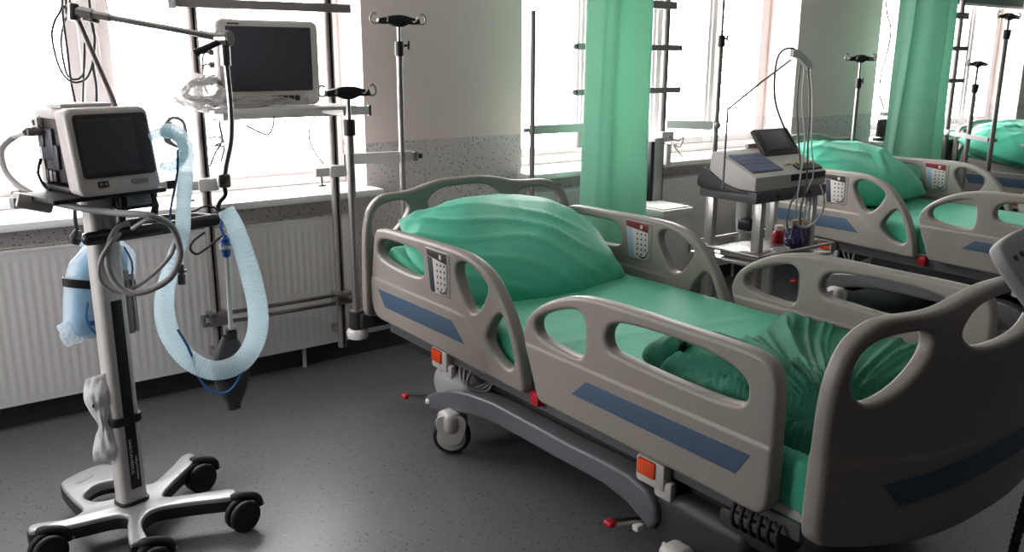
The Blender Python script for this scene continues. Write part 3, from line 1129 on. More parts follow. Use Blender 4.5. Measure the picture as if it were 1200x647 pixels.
YB2 = 3.78
t = thing('equipment_rack', 'steel equipment rack behind the first green curtain, before the middle window', 'equipment rack', (3.585, YB2, 0))
for x in (-.305, .305):
    b = MB()
    hang_post(b, x, 0, .55, 2.3, .0205, 'steel_dark')
    b.box((x, .085, 2.2), (.05, .17, .04), 'steel_dark')
    b.box((x, .085, .6), (.04, .17, .03), 'steel_dark')
    b.build('post', t)
b = MB()
b.box((0, -.028, 1.80), (.70, .02, .045), 'steel_dark', bev=.003)
b.build('top_rail', t)
for z in (1.56, 1.315):
    b = MB()
    b.box((0, -.03, z), (.82, .018, .034), 'steel_dark', bev=.003)
    b.cyl((-.41, -.03, z), (-.425, -.03, z), .014, 'plastic_black', seg=12)
    b.build('cross_rail', t)
b = MB()
b.bar([(-.32, -.035, 1.122), (-.45, -.035, 1.122), (-.76, -.075, 1.128)], .02, .048, 'rail_white')
b.box((-.37, -.03, 1.06), (.045, .03, .10), 'rail_white', bev=.004)
b.cyl((-.772, -.075, 1.128), (-.80, -.079, 1.128), .012, 'steel', seg=12)
b.build('swing_arm', t)
b = MB()
b.bar([(.31, -.03, 1.112), (.485, -.246, 1.112)], .02, .05, 'rail_white')
b.ball((.50, -.262, 1.112), .022, 'steel_dark', seg=14)
b.build('swing_arm', t)
b = MB()
b.box((.305, -.02, 1.04), (.10, .07, .06), 'rail_white', bev=.005)
b.box((.32, -.04, .93), (.04, .03, .13), 'rail_white', bev=.006)
b.build('clamp', t)
b = MB()
b.box((.20, -.05, .81), (.075, .08, .46), 'plastic_grey', bev=.01)
b.box((.152, -.05, .81), (.03, .07, .42), 'plastic_black', bev=.006)
b.build('suction_unit', t)
b = MB()
b.box((.11, -.20, .632), (.25, .30, .05), 'rail_white', bev=.006)
b.box((.11, -.20, .660), (.22, .27, .01), 'plastic_white', bev=.003)
b.build('tray', t)
b = MB()
b.box((.27, -.10, .615), (.34, .022, .028), 'steel_dark', bev=.003)
b.build('lower_rail', t)

t = thing('equipment_rack', 'steel equipment rack behind the second green curtain, before the farthest window', 'equipment rack', (6.95, YR, 0))
for x in (-.3, .3):
    b = MB()
    hang_post(b, x, 0, .5, 2.3, .021, 'steel_dark')
    b.box((x, .085, 2.2), (.05, .17, .04), 'steel_dark')
    b.box((x, .085, .6), (.04, .17, .03), 'steel_dark')
    b.build('post', t)
b = MB()
b.box((0, -.028, 1.84), (.72, .02, .05), 'steel_dark', bev=.003)
b.build('top_rail', t)
for z in (1.585, 1.33):
    MB().box((0, -.03, z), (.82, .018, .034), 'steel_dark', bev=.003).build('cross_rail', t)
b = MB()
b.bar([(.28, -.03, .905), (-.08, -.53, .905)], .018, .032, 'plastic_grey')
b.box((.30, -.02, .905), (.09, .07, .06), 'steel', bev=.006)
b.cyl((-.085, -.54, .905), (-.04, -.565, .905), .016, 'steel_dark', seg=12)
b.build('swing_arm', t)


# ------------------------------------------------------------------ drip poles
def drip_pole(x, y, z0, z1, zc, label, width=.28, tint='steel_brushed', hooks=True, collar_knob=True, r=.014, rz=0, foot=None):
    t = thing('drip_pole', label, 'drip pole', (x, y, 0), rz, group='infusion poles along the windows')
    MB().cyl((0, 0, z0), (0, 0, zc), r, tint, seg=20).build('pole', t)
    if z1 > zc:
        MB().cyl((0, 0, zc - .02), (0, 0, z1 - .01), r * .6, 'steel', seg=14).build('inner_pole', t)
        b = MB()
        b.cyl((0, 0, zc - .055), (0, 0, zc + .012), r * 1.5, 'plastic_black', seg=18, bev=.003)
        cl = b.build('collar', t)
        if collar_knob:
            b = MB()
            b.cyl((r, 0, zc - .01), (r + .035, 0, zc - .005), .006, 'plastic_black', seg=10)
            b.cyl((r + .035, 0, zc - .026), (r + .035, 0, zc + .014), .006, 'plastic_black', seg=10)
            b.build('clamp_knob', cl)
    if hooks:
        h = width / 2
        b = MB()
        fn = lambda a, z, d: (a, d, z1 + z)
        o = [(0, .016), (.03, .014), (.06, .006), (h * .74, -.001), (h * .77, -.024), (h * .5, -.026), (.05, -.024), (.02, -.036), (0, -.038)]
        o = o + [(-a, z) for a, z in reversed(o[1:-1])]
        b.prism([o], -.013, .013, 'plastic_black', fn, bev=.003)
        b.build('hanger', t)
        for s in (-1, 1):
            MB().tube([(s * h * .70, 0, z1 - .014), (s * h * .86, 0, z1 - .024), (s * h * .99, 0, z1 - .016), (s * h * 1.0, 0, z1 + .004), (s * h * .90, 0, z1 + .022), (s * h * .80, 0, z1 + .014)], .0042, 'steel_dark', seg=8, step=.008).build('hook', t)
            MB().tube([(s * h * .45, 0, z1 - .01), (s * h * .5, -.03, z1 - .012), (s * h * .55, -.045, z1 + .008)], .004, 'steel_dark', seg=8, step=.008).build('hook', t)
    return t


drip_pole(1.62, 3.376, .42, 1.367, 1.235, 'short drip pole in the corner socket of the nearest bed, hooks beside the monitor', .26, r=.0175, collar_knob=False)
drip_pole(2.025, 3.66, .38, 1.672, 1.56, 'tall drip pole in front of the pillar, black hanger bar at its top', .285)
b = MB()
p2 = drip_pole(2.835, 3.70, .50, 1.735, 1.735, 'plain steel pole without hooks at the left edge of the middle window', hooks=False, tint='steel_dark', r=.0135)
drip_pole(4.09, 3.53, .05, 2.05, 1.62, 'dark drip pole with a T-shaped clamp in front of the middle window', .28, tint='steel_dark', r=.015)
drip_pole(5.47, 3.50, .40, 1.512, 1.36, 'light drip pole at the head of the second bed, before the far pillar', .36)
drip_pole(7.06, 3.50, .40, 1.475, 1.30, 'dark drip pole just right of the second curtain, one hook showing', .32, tint='steel_dark', r=.018)
drip_pole(6.86, 3.22, .10, 1.815, 1.70, 'tallest dark drip pole at the right, crossing the farthest pillow', .34, tint='steel_dark', r=.017)

# ------------------------------------------------------------------ patient monitor on the rack shelf
t = thing('patient_monitor', 'grey patient monitor with a blank dark screen on the rack shelf', 'patient monitor', (1.405, 3.66, 1.297))
fn = lambda a, z, d: (a, d, z)
b = MB()
b.prism([rrect(-.222, 0, .222, .352, .03, 8)], 0, .04, 'bezel_grey', fn, bev=.012)
b.prism([rrect(-.20, .015, .20, .335, .03, 8)], .035, .15, 'bezel_grey', fn, bev=.02)
b.box((-.15, -.0005, .335), (.05, .002, .006), 'label_dark')
b.build('body', t)
b = MB()
b.prism([rrect(-.182, .062, .186, .325, .004)], -.003, .004, 'screen_black', fn, bev=.001)
b.build('screen', t)
for k in range(7):
    b = MB()
    b.prism([rrect(-.06 + k * .027, .020, -.04 + k * .027, .042, .003)], -.005, .004, 'label_grey' if k < 2 else 'label_dark', fn, bev=.0015)
    b.build('button', t)
b = MB()
b.cyl((.165, .002, .030), (.165, -.02, .030), .017, 'bezel_grey', seg=22, bev=.002)
b.build('dial', t)
b = MB()
for k in range(3):
    b.cyl((-.222, .05, .12 + k * .05), (-.240, .05, .12 + k * .05), .012, 'label_dark', seg=12)
    b.tube([(-.238, .05, .12 + k * .05), (-.262, .05, .13 + k * .04), (-.27, .055, .09 + .02 * k), (-.25, .07, .05)], .004, 'cable_grey', seg=8)
b.build('connector', t)


def crumple(b, c, r, m, seed, amp=.35, n=48, fr=3.2, rot=None):
    tb = bmesh.new()
    bmesh.ops.create_icosphere(tb, subdivisions=5, radius=1)
    for v in tb.verts:
        p = v.co.copy()
        k = 1 + amp * noise.noise(p * fr * .5 + Vector((seed, 0, 0))) + amp * .55 * (1 - abs(noise.noise(p * fr + Vector((0, seed, 0)))) * 2) * .5 + amp * .2 * noise.noise(p * fr * 3)
        v.co = p * k
    M = Matrix.Translation(Vector(c))
    if rot is not None:
        M = M @ rot.to_4x4()
    tb.transform(M @ Matrix.Diagonal((*r, 1)))
    b.merge(tb, m)


b = MB()
crumple(b, (1.085, 3.60, 1.362), (.095, .09, .062), 'clear_film', 2.2, .38, fr=4)
crumple(b, (1.02, 3.60, 1.318), (.11, .10, .028), 'clear_film', 5.2, .4, fr=4)
crumple(b, (1.27, 3.585, 1.322), (.16, .055, .025), 'clear_film', 8.1, .35, fr=4)
b.tube([(1.02, 3.60, 1.35), (1.05, 3.57, 1.40), (1.12, 3.57, 1.41), (1.17, 3.60, 1.385), (1.15, 3.62, 1.34), (1.07, 3.62, 1.335), (1.02, 3.60, 1.36), (1.06, 3.60, 1.395), (1.14, 3.60, 1.40)], .012, 'cable_grey', step=.01)
tag(b.build('plastic_bag', angle=25), 'crumpled clear plastic bag of tubing lying on the rack shelf beside the monitor', 'plastic bag')

# cables round the rack
def cable(name, pts, r, m, label, cat='cable', group='loose cables by the nearest window', step=.015):
    return tag(MB().tube(pts, r, m, seg=8, step=step).build(name, angle=80), label, cat, group)


cable('cable', [Vector((.60, 3.9, 2.99)), Vector((.61, 3.9, 2.4)), at(65, -30, 3.9), at(73, 5, 3.9), at(64, 25, 3.9), at(61, 45, 3.9), at(70, 80, 3.9), at(84, 96, 3.9), at(101, 92, 3.9), at(109, 70, 3.9), at(110, 35, 3.9), at(104, 18, 3.9)], .0045, 'cable_black', 'thin black cable hanging in a big loop before the nearest window')
cable('cable', [Vector((.66, 3.93, 2.99)), at(74, -30, 3.93), at(73, 10, 3.93), at(79, 60, 3.93), at(83, 95, 3.93), at(90, 130, 3.93), at(93, 165, 3.93)], .005, 'cable_black', 'straight black cable hanging left of the window mullion')
cable('cable', [Vector((.70, 3.93, 2.99)), Vector((.69, 3.94, 2.3)), at(79, -30, 3.96), at(81, 10, 3.96), at(74, 30, 3.96), at(72, 55, 3.96), at(80, 90, 3.96), at(97, 88, 3.96), at(99, 50, 3.96), at(97, 120, 3.96), at(96, 160, 3.96)], .0045, 'cable_black', 'thin dark cable with a kink hanging behind the ventilator top')
cable('cable', [Vector((.78, 3.9, 2.99)), Vector((.78, 3.9, 2.2)), at(106, 15, 3.9), at(111, 45, 3.9), at(109, 75, 3.9), at(113, 105, 3.9), at(112, 150, 3.9)], .006, 'cable_black', 'thick black cable hanging right of the window mullion')
cable('cable', [at(122, -10, 3.92), at(132, 35, 3.92), at(150, 70, 3.92), at(172, 100, 3.92), at(190, 128, 3.9), at(206, 150, 3.88)], .0028, 'cable_grey', 'fine grey line slanting down from the mullion to the hose ring')
cable('cable', [at(205, 170, 3.73), at(194, 165, 3.73), at(193, 148, 3.73), at(202, 138, 3.73), at(214, 142, 3.73), at(217, 158, 3.73), at(208, 172, 3.73), at(196, 160, 3.73), at(200, 143, 3.73)], .008, 'cable_grey', 'grey cable coil hung on the left rack post under the shelf')
cable('cable', [at(246, 195, 3.72), at(252, 180, 3.7), at(260, 165, 3.7), at(258, 150, 3.7), at(257, 142, 3.7)], .0045, 'cable_black', 'short dark cable rising beside the left rack post')
cable('cable', [at(244, 162, 3.72), at(256, 160, 3.68), at(262, 166, 3.68), at(250, 171, 3.7), at(262, 172, 3.68), at(259, 190, 3.68)], .004, 'cable_grey', 'tangled thin cable between rack post and ventilator arm')
cable('cable', [at(288, 147, 3.7), at(300, 153, 3.7), at(314, 158, 3.7), at(320, 148, 3.7), at(321, 136, 3.7)], .0042, 'cable_grey', 'grey lead looping below the monitor shelf')
cable('cable', [at(370, 134, 3.8), at(363, 150, 3.82), at(363, 165, 3.84), at(370, 180, 3.86), at(379, 192, 3.86)], .0042, 'cable_grey', 'thin cable curving down by the right rack post')
cable('cable', [at(215, 250, 3.75), at(228, 247, 3.75), at(240, 242, 3.74), at(253, 244, 3.74), at(256, 253, 3.74), at(252, 262, 3.74)], .005, 'cable_black', 'black cord running behind the cart handle at sill height')
cable('cable', [at(240, 272, 3.72), at(226, 283, 3.72), at(223, 292, 3.72), at(230, 298, 3.72), at(242, 291, 3.72), at(256, 280, 3.72), at(264, 274, 3.72)], .0055, 'cable_black', 'black cord hooked round the left rack post over the radiator')
b = MB()
b.tube([at(88, 225, 2.85), at(88, 255, 2.85), at(91, 270, 2.85)], .0055, 'cable_black', seg=8)
b.cyl(at(91, 270, 2.85), at(89, 279, 2.85), .010, 'cable_black', r2=.018, seg=14)
b.cyl(at(89, 279, 2.85), at(87, 286, 2.85), .018, 'cable_black', r2=.014, seg=14)
tag(b.build('power_plug', angle=50), 'black power plug hanging on its cord under the ventilator', 'plug')
cable('cable', [at(796, 10, 3.9), at(797, 35, 3.9), at(790, 62, 3.9), at(788, 84, 3.9), at(796, 100, 3.9), at(801, 118, 3.9), at(799, 150, 3.9)], .003, 'cable_white', 'thin white wire wavering before the middle window', group='wires by the middle window')
cable('cable', [at(783, 160, 3.7), at(795, 165, 3.7), at(801, 160, 3.7), at(797, 172, 3.7), at(790, 170, 3.7), at(795, 178, 3.7), at(800, 184, 3.7)], .004, 'cable_grey', 'tangle of grey wire on the right arm of the middle rack', group='wires by the middle window')
cable('cable', [at(1038, 0, 3.9), at(1040, 18, 3.9), at(1044, 35, 3.9), at(1040, 60, 3.9), at(1033, 85, 3.9), at(1031, 110, 3.9), at(1036, 128, 3.9)], .006, 'cable_grey', 'grey wire hanging left of the second curtain', group='wires by the middle window')
b = MB()
p0 = at(1036, 150, 3.9)
b.box(p0, (.13, .06, .14), 'plastic_black', bev=.01)
b.box(p0 + Vector((0, 0, .11)), (.10, .05, .03), 'rail_white', bev=.006)
b.box(p0 - Vector((0, 0, .1)), (.16, .09, .05), 'plastic_black', bev=.01)
tag(b.build('suction_regulator'), 'small dark device on the sill left of the second curtain', 'device')


# ------------------------------------------------------------------ curtains
def curtain(x0t, x1t, x0b, x1b, y, zt, zb, n, label, seed):
    t = thing('curtain', label, 'curtain', (0, 0, 0), group='green bed curtains')
    b = MB()
    NU = 150

    def fn(u, v):
        k = v
        # a gathered bundle: a flattened tube of pleats
        a = u * 2 * PI
        xc = (x0t + x1t) / 2 * (1 - k) + (x0b + x1b) / 2 * k
        hw = (x1t - x0t) / 2 * (1 - k) + (x1b - x0b) / 2 * k
        hw += .012 * math.sin(k * 5 + seed)
        z = zt + (zb - zt) * k
        pl = math.sin(n * a + seed + 1.3 * math.sin(a + seed) + k * .5) + .35 * math.sin((2 * n + 1) * a + 1.2 * k + seed)
        d = .085 + .048 * pl * (.8 + .2 * k) * min(1, .35 + abs(math.sin(a)))
        x = xc + hw * math.copysign(abs(math.cos(a)) ** .8, math.cos(a)) * (1 + .03 * math.sin(3 * a + k * 2 + seed))
        yy = y + (d + .05 * abs(math.sin(a))) * math.sin(a) + .01 * noise.noise(Vector((a, k * 4, seed)))
        return Vector((x, yy, z))
    b.grid(NU, 60, fn, 'curtain_green', closed_u=True)
    b.build('fabric', t, angle=80)
    b = MB()
    xc = (x0t + x1t) / 2
    b.box((xc, y, zt + .03), (1.0, .03, .03), 'rail_white', bev=.005)
    for k in (-.4, .4):
        b.cyl((xc + k, y, zt + .04), (xc + k, y, ZC), .008, 'rail_white', seg=12)
    b.build('track', t)
    return t


curtain(3.105, 3.43, 3.01, 3.53, 3.53, 2.42, .30, 4, 'first green curtain, gathered before the middle window behind the nearest bed', .4)
curtain(6.06, 6.54, 5.95, 6.62, 3.53, 2.42, .30, 4, 'second green curtain, gathered before the farthest window behind the second bed', 2.1)
# ------------------------------------------------------------------ ventilator cart
CY = R(15)
cart = thing('ventilator_cart', 'wheeled ventilator cart with a grey column and star-shaped base at the left', 'cart', CART)
# star base, in cart-centred room directions (x right along the wall, y towards it)
ZT = .112
star = [(-.035, -.10), (-.052, -.165), (-.068, -.255), (-.058, -.272), (-.030, -.276), (-.018, -.262), (-.012, -.17), (.015, -.118), (.06, -.100), (.15, -.125), (.262, -.168), (.285, -.160), (.293, -.128), (.280, -.105), (.19, -.075), (.105, -.045), (.092, -.018), (.13, .04), (.235, .155), (.262, .20), (.258, .240), (.225, .238), (.17, .17), (.10, .095), (.07, .085), (.05, .10), (.045, .15), (.035, .25), (.0, .315), (-.04, .333), (-.10, .312), (-.155, .275), (-.165, .235), (-.155, .13), (-.14, .04), (-.15, .012), (-.19, -.004), (-.27, .022), (-.295, .012), (-.298, -.015), (-.280, -.030), (-.19, -.055), (-.10, -.065), (-.055, -.075)]
hole = [(-.118, .10), (-.112, .14), (-.075, .18), (-.03, .185), (.005, .165), (.015, .11), (.005, .065), (-.03, .048), (-.09, .058)]
b = MB()
b.prism([smooth2(star), smooth2(hole)], .078, ZT, 'cart_metal', lambda a, z, d: (a, z, d), bev=.007)
b.prism([smooth2(star), smooth2(hole)], .062, .101, 'cart_edge', lambda a, z, d: (a * 1.012 - .0005, z * 1.012, d), bev=.004)
b.build('base', cart, angle=50)
b = MB()
b.box((-.095, .245, ZT + .0004), (.075, .006, .0008), 'label_grey', rot=R(30))
b.box((-.0935, .2395, ZT + .0004), (.06, .012, .0007), 'label_grey', rot=R(30))
b.build('pedal_marking', cart)
for tip, wc, nm in (((.272, -.138), (.290, -.195), 0), ((.245, .212), (.258, .150), 1), ((-.272, -.005), (-.258, -.062), 2), ((-.042, -.255), (-.02, -.31), 3)):
    b = MB()
    b.cyl((tip[0], tip[1], .06), (tip[0], tip[1], .105), .024, 'cart_edge', seg=18, bev=.003)
    w = Vector((wc[0], wc[1], .053))
    ax = Vector((.22, -.97, 0)).normalized()
    b.tube([Vector((tip[0], tip[1], .085)), Vector((tip[0], tip[1], .112)) * .4 + Vector((w.x, w.y, .118)) * .6 - Vector((0, 0, .004)), w + Vector((.05, .012, .045)), w + Vector((.062, .013, .012))], .014, 'rubber_black', seg=10, step=.01)
    hs = b.build('castor_housing', cart)
    b = MB()
    for s in (-1, 1):
        c = w + ax * (s * .016)
        b.lathe([(.034, -.011), (.049, -.010), (.0525, -.006), (.0525, .006), (.049, .010), (.046, .0105), (.044, .009), (.02, .0085), (.004, .0085)], c, 'rubber_black', axis=ax * s, seg=36)
    b.build('castor_wheel', hs)
    b = MB()
    b.box(w + Vector((.062, .012, .022)), (.03, .022, .010), 'cart_metal', rot=Matrix.Rotation(R(25), 3, 'Y'), bev=.004)
    b.build('brake_tab', hs)
# column with the dark inlay
Mc = Matrix.Rotation(CY, 4, 'Z')
fnc = lambda a, z, d: Mc @ Vector((a, z, d))
b = MB()
b.prism([rrect(-.043, -.034, .043, .034, .022, 8)], .112, 1.105, 'column_grey', fnc, bev=.003)
b.build('column', cart)
b = MB()
b.prism([rrect(-.048, -.039, .048, .039, .024, 8)], .104, .122, 'plastic_black', fnc, bev=.003)
b.build('collar', cart)
b = MB()
b.box(Mc @ Vector((.004, -.0335, .475)), (.034, .005, .62), 'rubber_black', rot=CY, bev=.001)
b.box(Mc @ Vector((.004, -.0335, .95)), (.030, .003, .22), 'column_grey', rot=CY, bev=.001)
b.box(Mc @ Vector((.0, -.0345, .985)), (.02, .002, .025), 'label_grey', rot=CY)
Mt = Matrix.Translation(Mc @ Vector((-.004, -.0364, .275))) @ Mc @ Matrix.Rotation(PI / 2, 4, 'X') @ Matrix.Rotation(-PI / 2, 4, 'Z')
b.text('HAMILTON MEDICAL', .0125, 'plastic_white', Mt)
Mt2 = Matrix.Translation(Mc @ Vector((.0115, -.0364, .235))) @ Mc @ Matrix.Rotation(PI / 2, 4, 'X') @ Matrix.Rotation(-PI / 2, 4, 'Z')
b.text('Intelligent Ventilation', .0095, 'plastic_white', Mt2)
b.build('column_inlay', cart, label='black inlay strip with small white lettering')
b = MB()
b.prism([rrect(-.050, -.041, .050, .041, .024, 8)], .385, .412, 'rubber_black', fnc, bev=.003)
b.build('column_strap', cart, label='black strap')
# handle: a bar in front of the column, bent back at its right end
b = MB()
H0, H1_, H2_ = Vector((-.055, -.106, .995)), Vector((.13, -.080, .998)), Vector((.325, -.035, 1.0))
b.tube([H0, H1_, H2_], .0195, 'plastic_black', seg=16)
b.ball(H0, .0195, 'plastic_black', seg=14)
b.ball(H2_, .0195, 'plastic_black', seg=14)
b.tube([H2_ - Vector((.012, 0, 0)), H2_ + Vector((.0, .05, 0)), Vector((.26, .08, 1.0)), Vector((.12, .075, 1.0)), Vector((.03, .03, 1.0))], .012, 'plastic_black', seg=12)
b.bar([(.0, -.02, .995), (.0, -.10, .995)], .03, .022, 'plastic_black')
b.build('handle', cart)
# tray and the power unit hung under it
b = MB()
b.box(Mc @ Vector((-.02, 0, 1.116)), (.33, .27, .014), 'rubber_black', rot=CY, bev=.005)
b.box(Mc @ Vector((0, 0, 1.105)), (.14, .14, .012), 'column_grey', rot=CY, bev=.004)
b.build('tray', cart)
b = MB()
b.box(Mc @ Vector((.155, -.05, 1.118)), (.10, .03, .022), 'rail_white', rot=CY, bev=.004)
b.box(Mc @ Vector((.20, -.05, 1.118)), (.03, .034, .026), 'plastic_black', rot=CY, bev=.004)
b.build('side_rail', cart)
b = MB()
b.box(Mc @ Vector((.085, -.055, 1.085)), (.115, .05, .052), 'plastic_black', rot=CY, bev=.01)
for s in (-1, 1):
    b.tube([Mc @ Vector((.085 + s * .05, -.05, 1.105)), Mc @ Vector((.09 + s * .055, -.06, 1.06)), Mc @ Vector((.09 + s * .05, -.05, 1.02)), Mc @ Vector((.095 + s * .075, -.045, .995))], .011, 'plastic_black', seg=10)
pu = b.build('power_unit', cart)
b = MB()
b.box(Mc @ Vector((.083, -.083, 1.090)), (.075, .006, .036), 'label_grey', rot=CY, bev=.002)
for k in range(3):
    b.box(Mc @ Vector((.083 + .002 * k, -.0865, 1.099 - k * .008)), (.05 - .012 * k, .001, .002), 'label_dark', rot=CY)
b.build('label_plate', pu, label='grey label plate')
b = MB()
b.cyl(Mc @ Vector((.064, .012, .66)), Mc @ Vector((.064, .012, .86)), .011, 'steel_dark', seg=14)
b.cyl(Mc @ Vector((.086, .02, .66)), Mc @ Vector((.086, .02, .84)), .008, 'steel', seg=14)
b.box(Mc @ Vector((.06, .015, .84)), (.05, .03, .02), 'steel_dark', rot=CY, bev=.003)
b.build('side_rod', cart)

# ------------------------------------------------------------------ ventilator on the cart
vent = thing('ventilator', 'grey ventilator with a dark blank touchscreen standing on the cart', 'ventilator', CART + Vector((0, 0, 1.123)), CY)
HV = .238


def lean(z):
    return -.160 + .046 * (z / HV)


b = MB()
fb = lambda a, z, d: (a, lean(z) + d, z)
b.prism([rrect(-.121, 0, .119, HV, .024, 8)], 0, .050, 'bezel_grey', fb, bev=.012)
# shell: top, back, floor, right wall; the left flank is open round a dark module bay
b.prism([rrect(-.112, .0, .110, HV - .006, .018, 6)], .05, .085, 'bezel_grey', fb, bev=.008)
b.box((0, .03, HV - .020), (.205, .16, .030), 'bezel_grey', bev=.012)
b.box((.095, .03, HV / 2), (.025, .16, HV - .02), 'bezel_grey', bev=.008)
b.box((0, .095, HV / 2), (.21, .03, HV - .03), 'bezel_grey', bev=.01)
b.box((0, .02, .010), (.21, .16, .018), 'plastic_black', bev=.004)
b.box((-.108, .085, HV - .045), (.016, .036, .03), 'bezel_grey', bev=.003)
b.box((-.117, .088, HV - .045), (.004, .014, .014), 'label_dark')
b.build('body', vent)
b = MB()
b.box((-.02, .02, HV / 2), (.16, .14, HV - .05), 'screen_dark', bev=.01)
b.box((-.100, .04, .135), (.02, .075, .09), 'panel_dots', bev=.006)
b.box((-.106, .06, .15), (.02, .03, .05), 'screen_black', bev=.004)
b.box((-.103, -.005, .10), (.012, .03, .07), 'panel_dots', bev=.004)
for k in range(3):
    b.box((-.104, .01 + k * .024, .045), (.014, .016, .032), 'label_grey' if k % 2 else 'label_dark', bev=.003)
b.tube([(-.11, .085, .09), (-.125, .08, .05), (-.115, .07, .012), (-.11, .05, .0)], .005, 'cable_black', seg=8)
b.build('module_bay', vent)
b = MB()
b.prism([rrect(-.103, .050, .108, .222, .012, 6)], -.0035, .004, 'screen_dark', fb, bev=.002)
b.build('screen_panel', vent)
b = MB()
b.prism([rrect(-.096, .062, .062, .208, .004)], -.0045, -.002, 'screen_black', fb, bev=.0005)
b.build('screen', vent)
b = MB()
b.prism([rrect(-.068, .024, -.038, .040, .002)], -.003, .004, 'label_dark', fb, bev=.0005)
for a in (-.060, -.046):
    b.prism([rrect(a - .004, .028, a + .004, .036, .001)], -.004, -.002, 'label_grey', fb, bev=.0003)
b.build('symbol_plate', vent)
b = MB()
b.prism([rrect(.03, .026, .078, .038, .002)], -.003, .004, 'label_grey', fb, bev=.0005)
b.build('name_plate', vent)
b = MB()
b.box((-.01, .03, HV + .002), (.15, .10, .012), 'bezel_grey', bev=.005)
b.build('carry_handle', vent)
b = MB()
b.cyl((-.115, .06, .17), (-.15, .06, .17), .013, 'cable_grey', seg=14)
b.build('gas_inlet', vent)
# white wrapped adapter lying on the left of the tray
b = MB()
b.box((-.175, .02, -.005), (.10, .05, .042), 'plastic_lightgrey', rot=Matrix.Rotation(R(18), 3, 'Y'), bev=.008)
b.box((-.22, .02, .0), (.02, .03, .03), 'label_grey', bev=.004)
o = b.build('hose_adapter')
o.matrix_world = Matrix.Translation(CART + Vector((0, 0, 1.105))) @ Mc
tag(o, 'pale plastic hose adapter at the left end of the ventilator tray', 'adapter')

# ------------------------------------------------------------------ jointed circuit arm
t = thing('circuit_arm', 'jointed steel arm rising behind the ventilator and reaching to the right', 'support arm')
base_, j1, el = Vector((.655, 2.735, 1.12)), Vector((.507, 2.776, 1.622)), Vector((.842, 2.532, 1.55))
b = MB()
b.cyl(base_, j1, .0075, 'steel_dark', seg=14)
b.cyl(base_ - Vector((0, 0, .03)), base_ + Vector((0, 0, .02)), .016, 'plastic_black', seg=14)
b.build('lower_rod', t)
b = MB()
d = (el - j1).normalized()
b.cyl(j1 - d * .02, j1 + d * .055, .016, 'steel', seg=16, bev=.003)
b.cyl(j1, j1 + d * .10, .011, 'steel', seg=14)
b.cyl(j1 + Vector((-.004, 0, -.025)), j1 + Vector((.0, 0, .02)), .018, 'steel', seg=16, bev=.003)
b.cyl(j1 + Vector((.02, -.01, -.015)), j1 + Vector((.055, -.03, -.024)), .009, 'plastic_black', seg=12)
b.build('shoulder_joint', t)
b = MB()
b.cyl(j1 + d * .05, el - d * .02, .0085, 'steel', seg=14)
b.cyl(el - d * .07, el - d * .01, .011, 'steel', seg=14)
b.build('upper_rod', t)
b = MB()
b.cyl(el + Vector((.012, -.018, 0)), el - Vector((.012, -.018, 0)), .022, 'steel', seg=20, bev=.003)
b.cyl(el, el - Vector((0, 0, .075)), .014, 'steel', seg=16)
b.cyl(el + Vector((-.02, .0, -.012)), el + Vector((-.072, .035, -.040)), .0085, 'plastic_black', r2=.011, seg=12)
b.build('elbow_joint', t)
b = MB()
b.tube([el - Vector((0, 0, .05)), (.845, 2.530, 1.36), (.840, 2.533, 1.27), (.823, 2.546, 1.19), (.817, 2.55, 1.15)], .0078, 'steel', seg=12)
b.build('drop_rod', t)
b = MB()
b.box((.816, 2.551, 1.147), (.035, .028, .04), 'steel', bev=.006)
b.tube([(.816, 2.551, 1.13), (.817, 2.55, 1.105), (.803, 2.56, 1.085), (.797, 2.565, 1.068), (.806, 2.558, 1.055), (.812, 2.552, 1.064)], .0065, 'plastic_black', seg=10, step=.008)
b.build('clip', t)

# ------------------------------------------------------------------ hoses and bags
b = MB()
hp = [(.690, 2.66, 1.290), (.717, 2.63, 1.285), (.733, 2.614, 1.24), (.727, 2.616, 1.17), (.715, 2.626, 1.07), (.706, 2.632, .985), (.684, 2.648, .92), (.656, 2.67, .827), (.645, 2.677, .746), (.656, 2.67, .662), (.697, 2.639, .588), (.757, 2.594, .556), (.823, 2.544, .585), (.865, 2.513, .665), (.874, 2.506, .761), (.860, 2.518, .881), (.836, 2.537, 1.004), (.815, 2.553, 1.062)]
b.tube(hp, lambda k: .0215 + .0085 * min(1, max(0, (k - .30) / .12)) - .006 * max(0, (k - .85) / .15), 'hose_blue', seg=20, step=.0022, corr=(.009, .035))
hose = b.build('breathing_circuit', angle=80)
tag(hose, 'long pale blue corrugated breathing hose hanging in a loop beside the cart', 'breathing hose')
b = MB()
b.tube([(.655, 2.68, 1.275), (.69, 2.65, 1.288), (.722, 2.625, 1.262), (.727, 2.62, 1.225), (.705, 2.635, 1.192), (.672, 2.66, 1.186)], .014, 'hose_blue', seg=16, step=.0022, corr=(.008, .06))
b.build('connector_hose', hose, angle=80)
b = MB()
b.tube([at(208, 175, 2.60), at(208, 200, 2.6), at(204, 225, 2.6), at(200, 245, 2.6), at(199, 265, 2.60)], .0035, 'mask_line', seg=8)
b.build('sensor_line', hose, label='thin dark blue line')
b = MB()
b.tube([(.672, 2.65, .690), (.690, 2.625, .640), (.703, 2.62, .59), (.716, 2.615, .53), (.735, 2.60, .495), (.762, 2.585, .482), (.79, 2.565, .492), (.812, 2.545, .53), (.822, 2.530, .565)], .0042, 'mask_line', seg=8)
b.build('trap_line', hose, label='thin blue line')

